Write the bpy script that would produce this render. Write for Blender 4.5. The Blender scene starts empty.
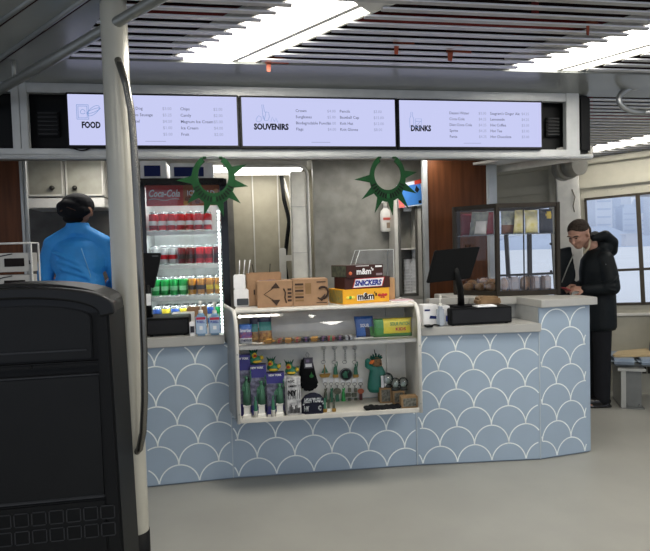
import bpy, bmesh, math, random
from mathutils import Vector, Matrix, Euler
random.seed(7)
SC = bpy.context.scene
COL = SC.collection
R = math.radians
PI = math.pi

# ------------------------------------------------------------------ camera
F, CX, CY = 560.0, 325.0, 275.5
EYE = Vector((0, 0, 1.556))
PITCH = math.atan(24 / 560.0)
ROLL = -math.atan(.0285)
CM = Matrix.Rotation(PI / 2 - PITCH, 4, 'X') @ Matrix.Rotation(ROLL, 4, 'Z')
cam_d = bpy.data.cameras.new('camera'); cam = bpy.data.objects.new('camera', cam_d); COL.objects.link(cam)
cam_d.sensor_width = 36; cam_d.lens = F * 36 / 650; cam_d.clip_start = .05; cam_d.clip_end = 6000
cam.matrix_world = Matrix.Translation(EYE) @ CM
SC.camera = cam
def ray(px, py): return CM.to_3x3() @ Vector(((px - CX) / F, -(py - CY) / F, -1))
def hitY(px, py, Y): d = ray(px, py); return EYE + d * (Y / d.y)
def hitZ(px, py, z): d = ray(px, py); return EYE + d * ((z - EYE.z) / d.z)

# snack bar frame: u along the bar, v going in behind it, z up
TH = math.atan(560 / 3330.0)
KM = Matrix.Translation((0, 3.785, 0)) @ Matrix.Rotation(TH, 4, 'Z')
KI = KM.inverted()
def pk(px, py, v):
    o = KI @ EYE; d = KI.to_3x3() @ ray(px, py)
    return o + d * ((v - o.y) / d.y)
def w2k(p): return KI @ Vector(p)
def k2w(p): return KM @ Vector(p)
def rk(x0, y0, x1, y1, v):
    xm, ym = (x0 + x1) / 2, (y0 + y1) / 2
    return pk(x0, ym, v).x, pk(x1, ym, v).x, pk(xm, y1, v).z, pk(xm, y0, v).z   # u0,u1,z0,z1

# ------------------------------------------------------------------ materials
def lin(c):
    if isinstance(c, str):
        c = c.lstrip('#'); c = [int(c[i:i + 2], 16) / 255 for i in (0, 2, 4)]
        return tuple(x / 12.92 if x <= .04045 else ((x + .055) / 1.055) ** 2.4 for x in c) + (1,)
    return tuple(c) + (1,)
MATS = {}
def mat(name, c, rough=.5, metal=0, var=.06, scale=12, bump=0, bscale=80, c2=None, coat=0, stretch=None, spec=None):
    if name in MATS: return MATS[name]
    m = bpy.data.materials.new(name); m.use_nodes = True
    nt = m.node_tree; b = nt.nodes['Principled BSDF']
    b.inputs['Roughness'].default_value = rough; b.inputs['Metallic'].default_value = metal
    if coat: b.inputs['Coat Weight'].default_value = coat; b.inputs['Coat Roughness'].default_value = .15
    if spec is None and sum(lin(c)[:3]) < .2 and rough > .35: spec = .18
    if spec is not None: b.inputs['Specular IOR Level'].default_value = spec
    tc = nt.nodes.new('ShaderNodeTexCoord'); n = nt.nodes.new('ShaderNodeTexNoise')
    n.inputs['Scale'].default_value = scale; n.inputs['Detail'].default_value = 5
    mp = nt.nodes.new('ShaderNodeMapping'); nt.links.new(tc.outputs['Object'], mp.inputs[0]); nt.links.new(mp.outputs[0], n.inputs['Vector'])
    if stretch: mp.inputs['Scale'].default_value = stretch
    cr = nt.nodes.new('ShaderNodeValToRGB')
    a = lin(c)
    if c2: lo, hi = a, lin(c2)
    else: lo = tuple(x * (1 - var) for x in a[:3]) + (1,); hi = tuple(min(1, x * (1 + var)) for x in a[:3]) + (1,)
    cr.color_ramp.elements[0].position = .35; cr.color_ramp.elements[1].position = .65
    cr.color_ramp.elements[0].color = lo; cr.color_ramp.elements[1].color = hi
    nt.links.new(n.outputs['Fac'], cr.inputs[0]); nt.links.new(cr.outputs[0], b.inputs['Base Color'])
    if bump:
        n2 = nt.nodes.new('ShaderNodeTexNoise'); n2.inputs['Scale'].default_value = bscale
        nt.links.new(mp.outputs[0], n2.inputs['Vector'])
        bp = nt.nodes.new('ShaderNodeBump'); bp.inputs['Strength'].default_value = bump; bp.inputs['Distance'].default_value = .01
        nt.links.new(n2.outputs['Fac'], bp.inputs['Height']); nt.links.new(bp.outputs[0], b.inputs['Normal'])
    MATS[name] = m; return m
def emis(name, c, s):
    if name in MATS: return MATS[name]
    m = bpy.data.materials.new(name); m.use_nodes = True; nt = m.node_tree
    nt.nodes.remove(nt.nodes['Principled BSDF']); e = nt.nodes.new('ShaderNodeEmission')
    e.inputs[0].default_value = lin(c); e.inputs[1].default_value = s
    nt.links.new(e.outputs[0], nt.nodes['Material Output'].inputs[0]); MATS[name] = m; return m
def glass(name, refl=.08, tint=(1, 1, 1), rough=.02):
    if name in MATS: return MATS[name]
    m = bpy.data.materials.new(name); m.use_nodes = True; nt = m.node_tree
    nt.nodes.remove(nt.nodes['Principled BSDF'])
    t = nt.nodes.new('ShaderNodeBsdfTransparent'); t.inputs[0].default_value = lin(tint)
    g = nt.nodes.new('ShaderNodeBsdfGlossy'); g.inputs['Roughness'].default_value = rough
    fr = nt.nodes.new('ShaderNodeFresnel'); fr.inputs[0].default_value = 1.45
    ad = nt.nodes.new('ShaderNodeMath'); ad.operation = 'ADD'; ad.inputs[1].default_value = refl; ad.use_clamp = True
    mx = nt.nodes.new('ShaderNodeMixShader')
    nt.links.new(fr.outputs[0], ad.inputs[0]); nt.links.new(ad.outputs[0], mx.inputs[0])
    nt.links.new(t.outputs[0], mx.inputs[1]); nt.links.new(g.outputs[0], mx.inputs[2])
    nt.links.new(mx.outputs[0], nt.nodes['Material Output'].inputs[0]); MATS[name] = m; return m

# ------------------------------------------------------------------ mesh builder
class B:
    def __init__(s): s.bm = bmesh.new()
    def _add(s, bm2, mi, T=None):
        if T is not None: bmesh.ops.transform(bm2, matrix=T, verts=bm2.verts)
        vm = [s.bm.verts.new(v.co) for v in bm2.verts]
        bm2.verts.index_update()
        for f in bm2.faces:
            try: nf = s.bm.faces.new([vm[v.index] for v in f.verts]); nf.material_index = mi; nf.smooth = f.smooth
            except ValueError: pass
        bm2.free(); return s
    def box(s, c, d, mi=0, bev=0, T=None, seg=2):
        b = bmesh.new(); bmesh.ops.create_cube(b, size=1)
        bmesh.ops.scale(b, vec=d, verts=b.verts)
        if bev: bmesh.ops.bevel(b, geom=b.edges[:], offset=min(bev, min(d) * .48), segments=seg, affect='EDGES')
        bmesh.ops.translate(b, vec=c, verts=b.verts)
        return s._add(b, mi, T)
    def bx(s, x0, x1, y0, y1, z0, z1, mi=0, bev=0, T=None):
        return s.box(((x0 + x1) / 2, (y0 + y1) / 2, (z0 + z1) / 2), (abs(x1 - x0), abs(y1 - y0), abs(z1 - z0)), mi, bev, T)
    def prism(s, pts, y0, y1, mi=0, plane='xz', bev=0, T=None):
        b = bmesh.new()
        def P(p, q): return (p[0], q, p[1]) if plane == 'xz' else ((q, p[0], p[1]) if plane == 'yz' else (p[0], p[1], q))
        A = [b.verts.new(P(p, y0)) for p in pts]; Bv = [b.verts.new(P(p, y1)) for p in pts]
        n = len(pts)
        b.faces.new(A); b.faces.new(Bv[::-1])
        for i in range(n): b.faces.new((A[i], Bv[i], Bv[(i + 1) % n], A[(i + 1) % n]))
        bmesh.ops.recalc_face_normals(b, faces=b.faces)
        if bev: bmesh.ops.bevel(b, geom=b.edges[:], offset=bev, segments=2, affect='EDGES')
        return s._add(b, mi, T)
    def cyl(s, p0, p1, r0, r1=None, mi=0, n=16, cap=True):
        if r1 is None: r1 = r0
        p0, p1 = Vector(p0), Vector(p1); d = p1 - p0
        b = bmesh.new(); bmesh.ops.create_cone(b, cap_ends=cap, segments=n, radius1=r0, radius2=max(r1, 1e-5), depth=d.length)
        for f in b.faces: f.smooth = len(f.verts) == 4
        T = Matrix.Translation((p0 + p1) / 2) @ d.to_track_quat('Z', 'Y').to_matrix().to_4x4()
        return s._add(b, mi, T)
    def tube(s, pts, r, mi=0, n=10):
        pts = [Vector(p) for p in pts]; rr = r if isinstance(r, (list, tuple)) else [r] * len(pts)
        b = bmesh.new(); rings = []; up = None
        for i, p in enumerate(pts):
            t = (pts[min(i + 1, len(pts) - 1)] - pts[max(i - 1, 0)]).normalized()
            if up is None: up = Vector((0, 0, 1)) if abs(t.z) < .9 else Vector((0, 1, 0))
            a = t.cross(up).normalized(); c = a.cross(t).normalized(); up = c
            rings.append([b.verts.new(p + (a * math.cos(2 * PI * k / n) + c * math.sin(2 * PI * k / n)) * rr[i]) for k in range(n)])
        for i in range(len(rings) - 1):
            for k in range(n):
                f = b.faces.new((rings[i][k], rings[i][(k + 1) % n], rings[i + 1][(k + 1) % n], rings[i + 1][k])); f.smooth = True
        b.faces.new(rings[0][::-1]); b.faces.new(rings[-1])
        bmesh.ops.recalc_face_normals(b, faces=b.faces)
        return s._add(b, mi)
    def lathe(s, prof, c=(0, 0, 0), n=20, mi=0, T=None, mis=None):
        b = bmesh.new(); rings = []
        for r, z in prof:
            if r < 1e-5: rings.append([b.verts.new((c[0], c[1], c[2] + z))])
            else: rings.append([b.verts.new((c[0] + r * math.cos(2 * PI * k / n), c[1] + r * math.sin(2 * PI * k / n), c[2] + z)) for k in range(n)])
        fm = {}
        for i in range(len(rings) - 1):
            a, d = rings[i], rings[i + 1]
            for k in range(n):
                k2 = (k + 1) % n
                if len(a) == 1 and len(d) == 1: continue
                if len(a) == 1: vs = (a[0], d[k2], d[k])
                elif len(d) == 1: vs = (a[k], a[k2], d[0])
                else: vs = (a[k], a[k2], d[k2], d[k])
                f = b.faces.new(vs); f.smooth = True
                f.material_index = mis[i] if mis else mi
        vm = None
        if T is not None: bmesh.ops.transform(b, matrix=T, verts=b.verts)
        vm = [s.bm.verts.new(v.co) for v in b.verts]; b.verts.index_update()
        for f in b.faces:
            nf = s.bm.faces.new([vm[v.index] for v in f.verts]); nf.material_index = f.material_index; nf.smooth = True
        b.free(); return s
    def sph(s, c, r, mi=0, n=16, rot=None):
        r = (r, r, r) if not hasattr(r, '__len__') else r
        b = bmesh.new(); bmesh.ops.create_uvsphere(b, u_segments=n, v_segments=max(6, n * 2 // 3), radius=1)
        for f in b.faces: f.smooth = True
        T = Matrix.Translation(c) @ (Euler(rot).to_matrix().to_4x4() if rot else Matrix()) @ Matrix.Diagonal((*r, 1))
        return s._add(b, mi, T)
    def face(s, pts, mi=0):
        f = s.bm.faces.new([s.bm.verts.new(p) for p in pts]); f.material_index = mi; return s
    def text(s, txt, size, x, z, y, mi=0, align='LEFT', width=None, T=None, shear=0, bold=0, ext=0):
        cu = bpy.data.curves.new('t', 'FONT'); cu.body = txt; cu.size = size; cu.align_x = align; cu.shear = shear
        cu.resolution_u = 2; cu.offset = bold; cu.extrude = ext
        ob = bpy.data.objects.new('t', cu); COL.objects.link(ob)
        bpy.context.view_layer.update()
        me = bpy.data.meshes.new_from_object(ob.evaluated_get(bpy.context.evaluated_depsgraph_get()))
        bpy.data.objects.remove(ob); bpy.data.curves.remove(cu)
        b = bmesh.new(); b.from_mesh(me); bpy.data.meshes.remove(me)
        if width and b.verts:
            xs = [v.co.x for v in b.verts]; w = max(xs) - min(xs)
            bmesh.ops.scale(b, vec=(width / w, 1, 1), verts=b.verts)
        M = Matrix.Translation((x, y, z)) @ Matrix.Rotation(PI / 2, 4, 'X')
        if T is not None: M = T @ M
        return s._add(b, mi, M)
    def build(s, name, mats, parent=None, loc=None, smooth=None):
        me = bpy.data.meshes.new(name); bmesh.ops.recalc_face_normals(s.bm, faces=[f for f in s.bm.faces if len(f.verts) > 2]) if smooth == 'recalc' else None
        s.bm.to_mesh(me); s.bm.free()
        for m in (mats if isinstance(mats, (list, tuple)) else [mats]): me.materials.append(m)
        o = bpy.data.objects.new(name, me); COL.objects.link(o)
        if parent: o.parent = parent
        if loc is not None: o.location = loc
        return o

def tag(o, label, cat, group=None, kind=None):
    o['label'] = label; o['category'] = cat
    if group: o['group'] = group
    if kind: o['kind'] = kind
    return o
def thing(name, label, cat, loc, rz=0, group=None, world=False):
    """Empty at the thing's base; loc in snack bar coordinates unless world."""
    o = bpy.data.objects.new(name, None); COL.objects.link(o); o.empty_display_size = .1
    if world: o.location = loc; o.rotation_euler = (0, 0, rz)
    else: o.location = k2w(loc); o.rotation_euler = (0, 0, TH + rz)
    return tag(o, label, cat, group)
def kmesh(o, loc=(0, 0, 0), rz=0):
    """place a top-level mesh made in snack bar coordinates"""
    o.location = k2w(loc); o.rotation_euler = (0, 0, TH + rz); return o
def struct(o): o['kind'] = 'structure'; return o
def dup(root, loc, rz=0, label=None, group=None):
    r = root.copy(); COL.objects.link(r); r.location = k2w(loc); r.rotation_euler = (0, 0, TH + rz)
    if label: r['label'] = label
    if group: r['group'] = group
    for ch in list(root.children):
        c = ch.copy(); COL.objects.link(c); c.parent = r
        for g in ch.children:
            d = g.copy(); COL.objects.link(d); d.parent = c
    return r
def blob(bld, voxel=.01, smooth=4, sub=0):
    """fuse overlapping solids into one continuous skin"""
    me = bpy.data.meshes.new('b'); bld.bm.to_mesh(me); bld.bm.free()
    ob = bpy.data.objects.new('b', me); COL.objects.link(ob)
    m = ob.modifiers.new('r', 'REMESH'); m.mode = 'VOXEL'; m.voxel_size = voxel; m.use_smooth_shade = True
    if smooth: k = ob.modifiers.new('s', 'SMOOTH'); k.iterations = smooth; k.factor = .5
    bpy.context.view_layer.update()
    out = bpy.data.meshes.new_from_object(ob.evaluated_get(bpy.context.evaluated_depsgraph_get()))
    bpy.data.objects.remove(ob); bpy.data.meshes.remove(me)
    for p in out.polygons: p.use_smooth = True
    return out
def mobj(name, me, mats, parent=None):
    me.materials.clear()
    for m in (mats if isinstance(mats, (list, tuple)) else [mats]): me.materials.append(m)
    o = bpy.data.objects.new(name, me); COL.objects.link(o)
    if parent: o.parent = parent
    return o
def chain(b, pts, rad, mi=0, n=14):
    for i, p in enumerate(pts):
        b.sph(p, rad[i], mi, n)
        if i: b.cyl(pts[i - 1], p, rad[i - 1], rad[i], mi, n)
    return b

# ------------------------------------------------------------------ palette
white = mat('white_paint', '#d8d6cf', .45)
offw = mat('off_white_laminate', '#c9c6bd', .4)
steel = mat('brushed_steel', '#9a9c9c', .35, .7, stretch=(1, 1, 20))
greyf = mat('grey_frame_paint', '#a5a7a6', .4, .2)
black = mat('black_plastic', '#08090a', .55, spec=.2)
blackg = mat('black_gloss', '#0d0e10', .2)
ceilp = mat('ceiling_paint', '#858885', .25, .0, var=.04, scale=3)
slatm = mat('ceiling_slat', '#bcbab6', .3, .35, var=.05, scale=4)
dark = mat('dark_void', '#1e1a1a', .9)
red = mat('red_paint', '#8e2b26', .5)
orange = mat('orange_tape', '#8a3c20', .6)
cream = mat('cream_wall', '#b5b1a1', .5, var=.03)
brown = mat('brown_wood_panel', '#56321c', .45, var=.2, scale=4, stretch=(8, 8, .6))
marble = mat('grey_laminate', '#77756d', .45, c2='#8f8d84', scale=7)
card = mat('cardboard', '#967658', .8, var=.08, scale=20)
cardd = mat('cardboard_print', '#3d3029', .8)
counterb = mat('blue_counter_laminate', '#9bacbd', .42, var=.025, scale=5)
line = mat('white_line', '#eef4f2', .5)
topm = mat('worktop_grey', '#a9a8a3', .35, var=.03)
skin = mat('skin', '#a87860', .55, var=.05)
print_w = mat('print_white', '#e8e8e8', .5)
print_k = mat('print_black', '#1b1b1f', .5)
green = mat('crown_green', '#0d3b1b', .6, var=.08)
teal = mat('statue_green', '#2f6b52', .6, var=.1)
clear = glass('clear_acrylic', .03)
# ================================================================== ROOM SHELL
floorm = mat('floor_vinyl', '#9a9992', .42, var=.05, scale=2.2, bump=.04, bscale=6)
b = B(); b.bx(-7, 8, -4.5, 9, -.1, 0); struct(b.build('floor', floorm))

ZC0, ZS = 2.645, -.09
def zc(v): return ZC0 + ZS * v
def ceil_hit(px, py, dz=0):
    o = KI @ EYE; d = KI.to_3x3() @ ray(px, py)
    t = (ZC0 + dz + ZS * o.y - o.z) / (d.z - ZS * d.y)
    return o + d * t
LD = Vector((-.67, .742)); LP = Vector((.742, .67))      # light run, and across it (u, v)
RK = math.atan(ZS)
def slanted(u0, u1, v0, v1, dz0, dz1):
    """box lying in the ceiling's plane"""
    return Matrix.Translation(((u0 + u1) / 2, (v0 + v1) / 2, zc((v0 + v1) / 2) + (dz0 + dz1) / 2)) @ Matrix.Rotation(RK, 4, 'X'), (u1 - u0, v1 - v0, dz1 - dz0)

# left edge of the slats: a line running along LD
pA = ceil_hit(62, 66); pB = ceil_hit(99, 18)
def uL(v): return pA.x + (pB.x - pA.x) * (v - pA.y) / (pB.y - pA.y)
# light fixtures as (centre point near corner on the bar side, right edge line)
FX = []
def fixture(pc, length, w, u_v=None):
    c = pc if u_v is None else u_v
    FX.append((Vector((c.x, c.y)), length, w))
def hole(v, fx):
    c, L, w = fx; c = c - LP * .015; w = w - .05
    us = []
    if not c.y - L * LD.y - .01 < v < c.y + .03: return None
    ur = c.x + (v - c.y) * LD.x / LD.y
    return (ur - w / LD.y, ur)
def corners(far_r, near_r, far_l, w=None, L=None):
    a, c, l = (ceil_hit(*q) for q in (far_r, near_r, far_l))
    return a
c1 = corners((243, 70), (377, 11), (172, 66)); fixture(c1, 1.02, .38)
c2 = corners((553, 80), (690, 38), (486, 77)); fixture(c2, 1.5, .41)
c3 = corners((602, 152), (650, 142), (580, 148)); fixture(c3, 1.5, .3)
# unseen fixtures added behind the camera to brighten the room
for du, dv in ((-.9, -3.2), (1.6, -3.4), (3.9, -2.6), (-3.2, -3.0), (.3, -5.6), (3.0, -5.4)):
    FX.append((Vector((c1.x + du, c1.y + dv)), 1.35, .36))

UR = pk(579, 150, 0).x; UR2 = pk(592, 150, .0).x
b = B()
PIT = .077
def slat_row(v, u0, u1):
    segs = [(u0, u1)]
    for fx in FX:
        h = hole(v, fx)
        if not h: continue
        ns = []
        for a, d in segs:
            if h[1] <= a or h[0] >= d: ns.append((a, d)); continue
            if h[0] > a: ns.append((a, h[0]))
            if h[1] < d: ns.append((h[1], d))
        segs = ns
    for a, d in segs:
        if d - a < .05: continue
        T, s = slanted(a, d, v - .014, v + .019, 0, .004)
        b.box((0, 0, 0), s, 0, T=T)
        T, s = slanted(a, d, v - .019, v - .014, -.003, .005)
        b.box((0, 0, 0), s, 3, T=T)  # pale strip: window light caught on the near edge, put into the colour
v = -.40
while v > -7.2:
    slat_row(v, max(-7, uL(v)), 7); v -= PIT
v = .12
while v < 4.2:
    slat_row(v, UR2 + .0, 7); v += PIT
# solid strip in front of the menu header, solid field on the left, dark void over the slats
T, s = slanted(-7, 7, -.345, .06, .0, .03); b.box((0, 0, 0), s, 1, T=T)
vs = [-.345, -7.2]
lf = [(-7.5, vs[0]), (uL(vs[0]), vs[0]), (uL(vs[1]), vs[1]), (-13, vs[1])]
M = []
for dz in (-.004, .03): M.append([b.bm.verts.new((u, vv, zc(vv) + dz)) for u, vv in lf])
for f in (M[0], M[1][::-1]): b.bm.faces.new(f).material_index = 1
for i in range(4): b.bm.faces.new((M[0][i], M[1][i], M[1][(i + 1) % 4], M[0][(i + 1) % 4])).material_index = 1
for (xa, ya), (xb_, yb), rr in (((0, 57), (78, 2), .013), ((0, 20), (25, 2), .010)):      # raised seams of the left field
    q0, q1 = ceil_hit(xa, ya), ceil_hit(xb_, yb); dd = q1 - q0
    q0, q1 = q0 - dd * .35, q1 + dd * 1.5
    b.tube([(q0.x, q0.y, zc(q0.y) - .006), (q1.x, q1.y, zc(q1.y) - .006)], rr, 1, 8)
    b.tube([(q0.x + .02, q0.y + .012, zc(q0.y) - .004), (q1.x + .02, q1.y + .012, zc(q1.y) - .004)], .004, 2, 6)
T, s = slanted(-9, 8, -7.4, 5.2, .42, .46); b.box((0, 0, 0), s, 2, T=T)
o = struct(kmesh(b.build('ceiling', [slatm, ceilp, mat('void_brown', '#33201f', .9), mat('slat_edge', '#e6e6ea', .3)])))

# pipes and hangers in the void
for i, (v, u0, u1) in enumerate(((-.62, -2.2, 4.6), (-1.15, -1.6, 4.2), (.9, 2.3, 5.5))):
    b = B(); b.tube([(u0, v, zc(v) + .14), ((u0 + u1) / 2, v - .03, zc(v) + .15), (u1, v - .02, zc(v) + .14)], .035, 0)
    for k in range(5):
        uu = u0 + (k + .5) * (u1 - u0) / 5
        b.bx(uu - .012, uu + .012, v - .02, v + .02, zc(v) + .15, zc(v) + .42, 0)
    o = kmesh(b.build('sprinkler_pipe', red))
    tag(o, ['red pipe above the ceiling slats nearest the menu screens', 'red pipe above the ceiling slats over the middle of the room', 'red pipe above the slats right of the black header end'][i], 'pipe', 'red pipes above the slatted ceiling')
for i, (px, py, w) in enumerate(((277, 64, .1), (459, 53, .11), (592, 26, .05), (404, 46, .09))):
    p = ceil_hit(px, py, .0); w *= .7
    b = B(); b.prism([(-w, .0), (-w * .3, .004), (w, .002), (w * .9, .03), (0, .045), (-w, .03)], -.004, .004)
    b.prism([(-w * .9, -.045), (-w * .6, -.05), (-w * .45, .02), (-w * .9, .02)], -.004, .004)
    o = kmesh(b.build('orange_strap', orange), (p.x, p.y, p.z))
    tag(o, ['orange strap end hanging from the slats beside the middle light', 'orange tape tab on the slats above the drinks screen', 'small orange tape tab high among the slats at far right', 'orange tape lying between slats above the souvenirs screen'][i], 'strap', 'orange tape on the ceiling slats')

# fixtures
lampm = emis('lamp_lens', (1, .96, .88), 9)
LL = ['long ceiling light between the food and souvenirs screens', 'ceiling light running to the right above the drinks screen', 'ceiling light beyond the black end of the menu header'] + ['ceiling light further back in the passenger room'] * 6
LX = Matrix(((LP.x, -LD.x, 0), (LP.y, -LD.y, 0), (0, 0, 1))).to_4x4()
for i, (c, L, w) in enumerate(FX):
    mid = c - LP * (w / 2) - LD * (L / 2); L = L + .34
    t = thing('ceiling_light', LL[i], 'light', (mid.x, mid.y, zc(mid.y)), 0, 'recessed lights in the slatted ceiling' if i > 2 else None)
    slope = math.atan(ZS * (-LD.y))
    T = LX @ Matrix.Rotation(slope, 4, 'X') @ Matrix.Rotation(-math.atan(ZS * LP.y), 4, 'Y')
    h = B(); h.bx(-w / 2 - .01, w / 2 + .01, -L / 2, L / 2, .075, .09, 0, T=T)
    for sx in (-1, 1): h.bx(sx * w / 2 - .006, sx * w / 2 + .006, -L / 2, L / 2, .012, .08, 0, T=T)
    for sy in (-1, 1): h.bx(-w / 2, w / 2, sy * L / 2 - .006, sy * L / 2 + .006, .012, .08, 0, T=T)
    h.bx(w * .2 + .005, w * .28, -L / 2, L / 2, .014, .03, 0, T=T); h.bx(-w / 2, w / 2, L / 2 - .26, L / 2, .014, .03, 0, T=T)
    h.build('housing', white, t)
    le = B(); le.bx(-w / 2 + .01, w * .2, -L / 2 + .02, L / 2 - .26, .016, .05, 0, .008, T=T); le.build('lens', lampm, t)
    le = B(); le.bx(w * .29, w / 2 - .008, -L / 2 + .01, L / 2 - .02, .016, .03, 0, T=T); le.build('side_lens', emis('lamp_side', (1, .96, .86), 4), t)
    ld = bpy.data.lights.new('tube', 'AREA'); ld.shape = 'RECTANGLE'; ld.size = w * .8; ld.size_y = L * .9; ld.energy = 30 if i != 2 else 8; ld.color = (1, .95, .86)
    lo = bpy.data.objects.new('tube_glow', ld); COL.objects.link(lo); lo.parent = t; lo.matrix_local = LX @ Matrix.Translation((0, 0, -.012))

# overhead hook/loop at far right
p = ceil_hit(640, 90, -.0)
b = B()
pts = []
for k in range(13):
    a = R(100 + k * 15); pts.append((p.x + .0 + .17 * math.cos(a), p.y, p.z - .07 + .09 * math.sin(a)))
b.tube([(p.x + .02, p.y, p.z + .02)] + pts, .02, 0)
b.tube([pts[-1], (pts[-1][0] + .5, p.y - .05, pts[-1][2] - .01)], .02)
o = kmesh(b.build('grab_loop', steel)); tag(o, 'curved grey pipe loop under the ceiling at the right edge', 'pipe')

# ------------------------------------------------------------------ far window wall (runs with the hull, canted a little)
WO = hitY(632, 400, 5.9); WO.z = 0
wyaw = -math.atan2(.464, .886)
WM = Matrix.Translation(WO) @ Matrix.Rotation(wyaw, 4, 'Z') @ Matrix.Rotation(-.042, 4, 'Y')
WI = WM.inverted()
def pw(px, py, y=0):
    o = WI @ EYE; d = WI.to_3x3() @ ray(px, py); return o + d * ((y - o.y) / d.y)
def wplace(o): o.matrix_world = WM; return o
q = pw(589, 198); q2 = pw(638, 193); sill = pw(632, 304.8); tr = pw(632, 269.6); mu = pw(640, 240)
wz0, wz1, wx0 = sill.z, q.z, pw(586.5, 240).x
wx1 = wx0 + 2 * (mu.x - wx0)
vx1 = pw(555, 270).x; vx0 = vx1 - (wx1 - wx0)
b = B(); T = .07
XL, XR, ZT = -3.6, 4.0, 3.1
b.bx(XL, vx0, 0, T, -.25, ZT, 0); b.bx(vx1, wx0, 0, T, -.25, ZT, 0); b.bx(wx1, XR, 0, T, -.25, ZT, 0)
for x0, x1 in ((vx0, vx1), (wx0, wx1)): b.bx(x0, x1, 0, T, -.25, wz0, 0); b.bx(x0, x1, 0, T, wz1, ZT, 0)
# riveted plate band, ledge and beams
b.bx(XL, XR, -.035, 0, wz1 + .1, wz1 + .2, 0, .008); b.bx(XL, XR, -.06, 0, wz1 + .36, wz1 + .42, 0, .008)
b.bx(XL, XR, -.035, 0, wz0 - .115, wz0 - .085, 1, .006)
for k in range(60):
    x = XL + .1 + k * .125
    b.sph((x, -.002, wz1 + .06), (.008, .005, .008), 0, 8)
struct(wplace(b.build('wall_back', [cream, white])))
frm = mat('window_frame_dark', '#4b453d', .45, .3)
for i, (x0, x1) in enumerate(((vx0, vx1), (wx0, wx1))):
    b = B(); f = .022
    b.bx(x0, x1, -.02, .05, wz0, wz0 + f, 0); b.bx(x0, x1, -.02, .05, wz1 - f, wz1, 0)
    b.bx(x0, x0 + f, -.02, .05, wz0, wz1, 0); b.bx(x1 - f, x1, -.02, .05, wz0, wz1, 0)
    xm = (x0 + x1) / 2; b.bx(xm - .02, xm + .02, -.02, .05, wz0, wz1, 0); b.bx(x0, x1, -.025, .05, tr.z - .012, tr.z + .012, 0)
    for sx, cx_ in ((1, x0), (-1, x1)):
        b.prism([(cx_, wz1), (cx_ + sx * .06, wz1), (cx_ + sx * .02, wz1 - .02), (cx_, wz1 - .06)], -.02, .05)
    w = struct(wplace(b.build('window_%d' % (i + 1), frm)))
    g = B(); g.bx(x0, x1, .02, .026, wz0, wz1); g.build('pane', glass('window_glass', .0, (1, 1, 1)), w)
# heater casing and dark recess below
b = B()
hz = pw(620, 390).z
b.bx(XL, XR, -.16, 0, hz, hz + .36, 0, .01)
b.bx(XL, XR, -.10, 0, hz - .075, hz, 2)
b.bx(XL, XR, -.05, 0, -.2, hz - .075, 1)
for k in range(60):
    x = XL + .06 + k * .13
    for j in range(1):
        b.bx(x, x + .085, -.163, -.15, hz + .22, hz + .30, 3)
        b.bx(x + .04, x + .046, -.167, -.15, hz + .21, hz + .31, 0)
o = struct(wplace(b.build('baseboard_back', [cream, black, greyf, mat('vent_dark', '#3f3b34', .7)])))
# column and drum at the corner, wall brace
cb = pw(574, 300, -.12)
b = B(); b.bx(cb.x - .11, cb.x + .11, -.2, -.03, -.2, 2.75, 0, .012)
b.bx(cb.x - .19, cb.x - .11, -.12, -.0, -.2, 2.75, 1, .01)
struct(wplace(b.build('trim_1', [white, cream])))
p = hitY(569, 167, 5.6)
b = B(); b.cyl((0, 0, 0), (.05, -.13, 0), .1, .1, 0, 24); b.cyl((.0, .0, 0), (-.0, .14, 0), .12, .12, 0, 24); b.tube([(.03, 0, .05), (.03, 0, .4)], .025)
o = b.build('speaker_drum', mat('drum_beige', '#8d897d', .5)); o.location = p; tag(o, 'round beige drum speaker high on the white column', 'speaker')
b = B(); pa = pw(552, 176, -.05); pb = pw(566, 196, -.1)
b.tube([(pa.x - .02, -.06, pa.z), (pb.x, -.1, pb.z)], .022)
struct(wplace(b.build('trim_2', cream)))
b = B()
pts = [pw(574, 183, -.16), pw(572, 190, -.2), pw(575, 197, -.22), pw(573, 206, -.2), pw(574.5, 212, -.2)]
b.tube(pts, .006, 0, 6)
o = wplace(b.build('hanging_cable', mat('cable_grey', '#6b6458', .6))); tag(o, 'thin grey cable hanging down the white column', 'cable')

# ------------------------------------------------------------------ outside: bay, far shore, city in haze
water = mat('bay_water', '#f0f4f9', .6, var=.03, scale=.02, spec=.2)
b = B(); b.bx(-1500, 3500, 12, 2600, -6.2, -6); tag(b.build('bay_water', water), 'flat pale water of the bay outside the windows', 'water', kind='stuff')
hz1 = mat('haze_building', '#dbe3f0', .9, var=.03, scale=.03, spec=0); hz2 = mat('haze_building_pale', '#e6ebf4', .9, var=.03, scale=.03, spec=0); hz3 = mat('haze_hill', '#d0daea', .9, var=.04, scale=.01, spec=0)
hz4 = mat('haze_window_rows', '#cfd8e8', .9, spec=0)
n = 0
for k in range(46):
    px = 470 + k * 5.2; Y = 1150 + 90 * ((k * 7) % 5)
    if k % 7 == 3: continue
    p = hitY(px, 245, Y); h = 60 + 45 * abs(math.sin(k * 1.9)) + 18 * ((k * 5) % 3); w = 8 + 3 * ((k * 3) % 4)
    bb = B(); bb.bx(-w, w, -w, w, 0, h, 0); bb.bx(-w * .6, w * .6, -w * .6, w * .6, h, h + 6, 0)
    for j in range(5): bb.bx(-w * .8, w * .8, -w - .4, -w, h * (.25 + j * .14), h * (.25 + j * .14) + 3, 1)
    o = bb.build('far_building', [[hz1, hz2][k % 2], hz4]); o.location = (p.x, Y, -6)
    tag(o, 'hazy %s block of the far city seen through the windows' % ('grey-blue', 'pale')[k % 2], 'building', 'hazy grey-blue city blocks' if k % 2 == 0 else 'hazy pale city blocks'); n += 1
b = B()
prof = [(-400, -6)]
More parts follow.
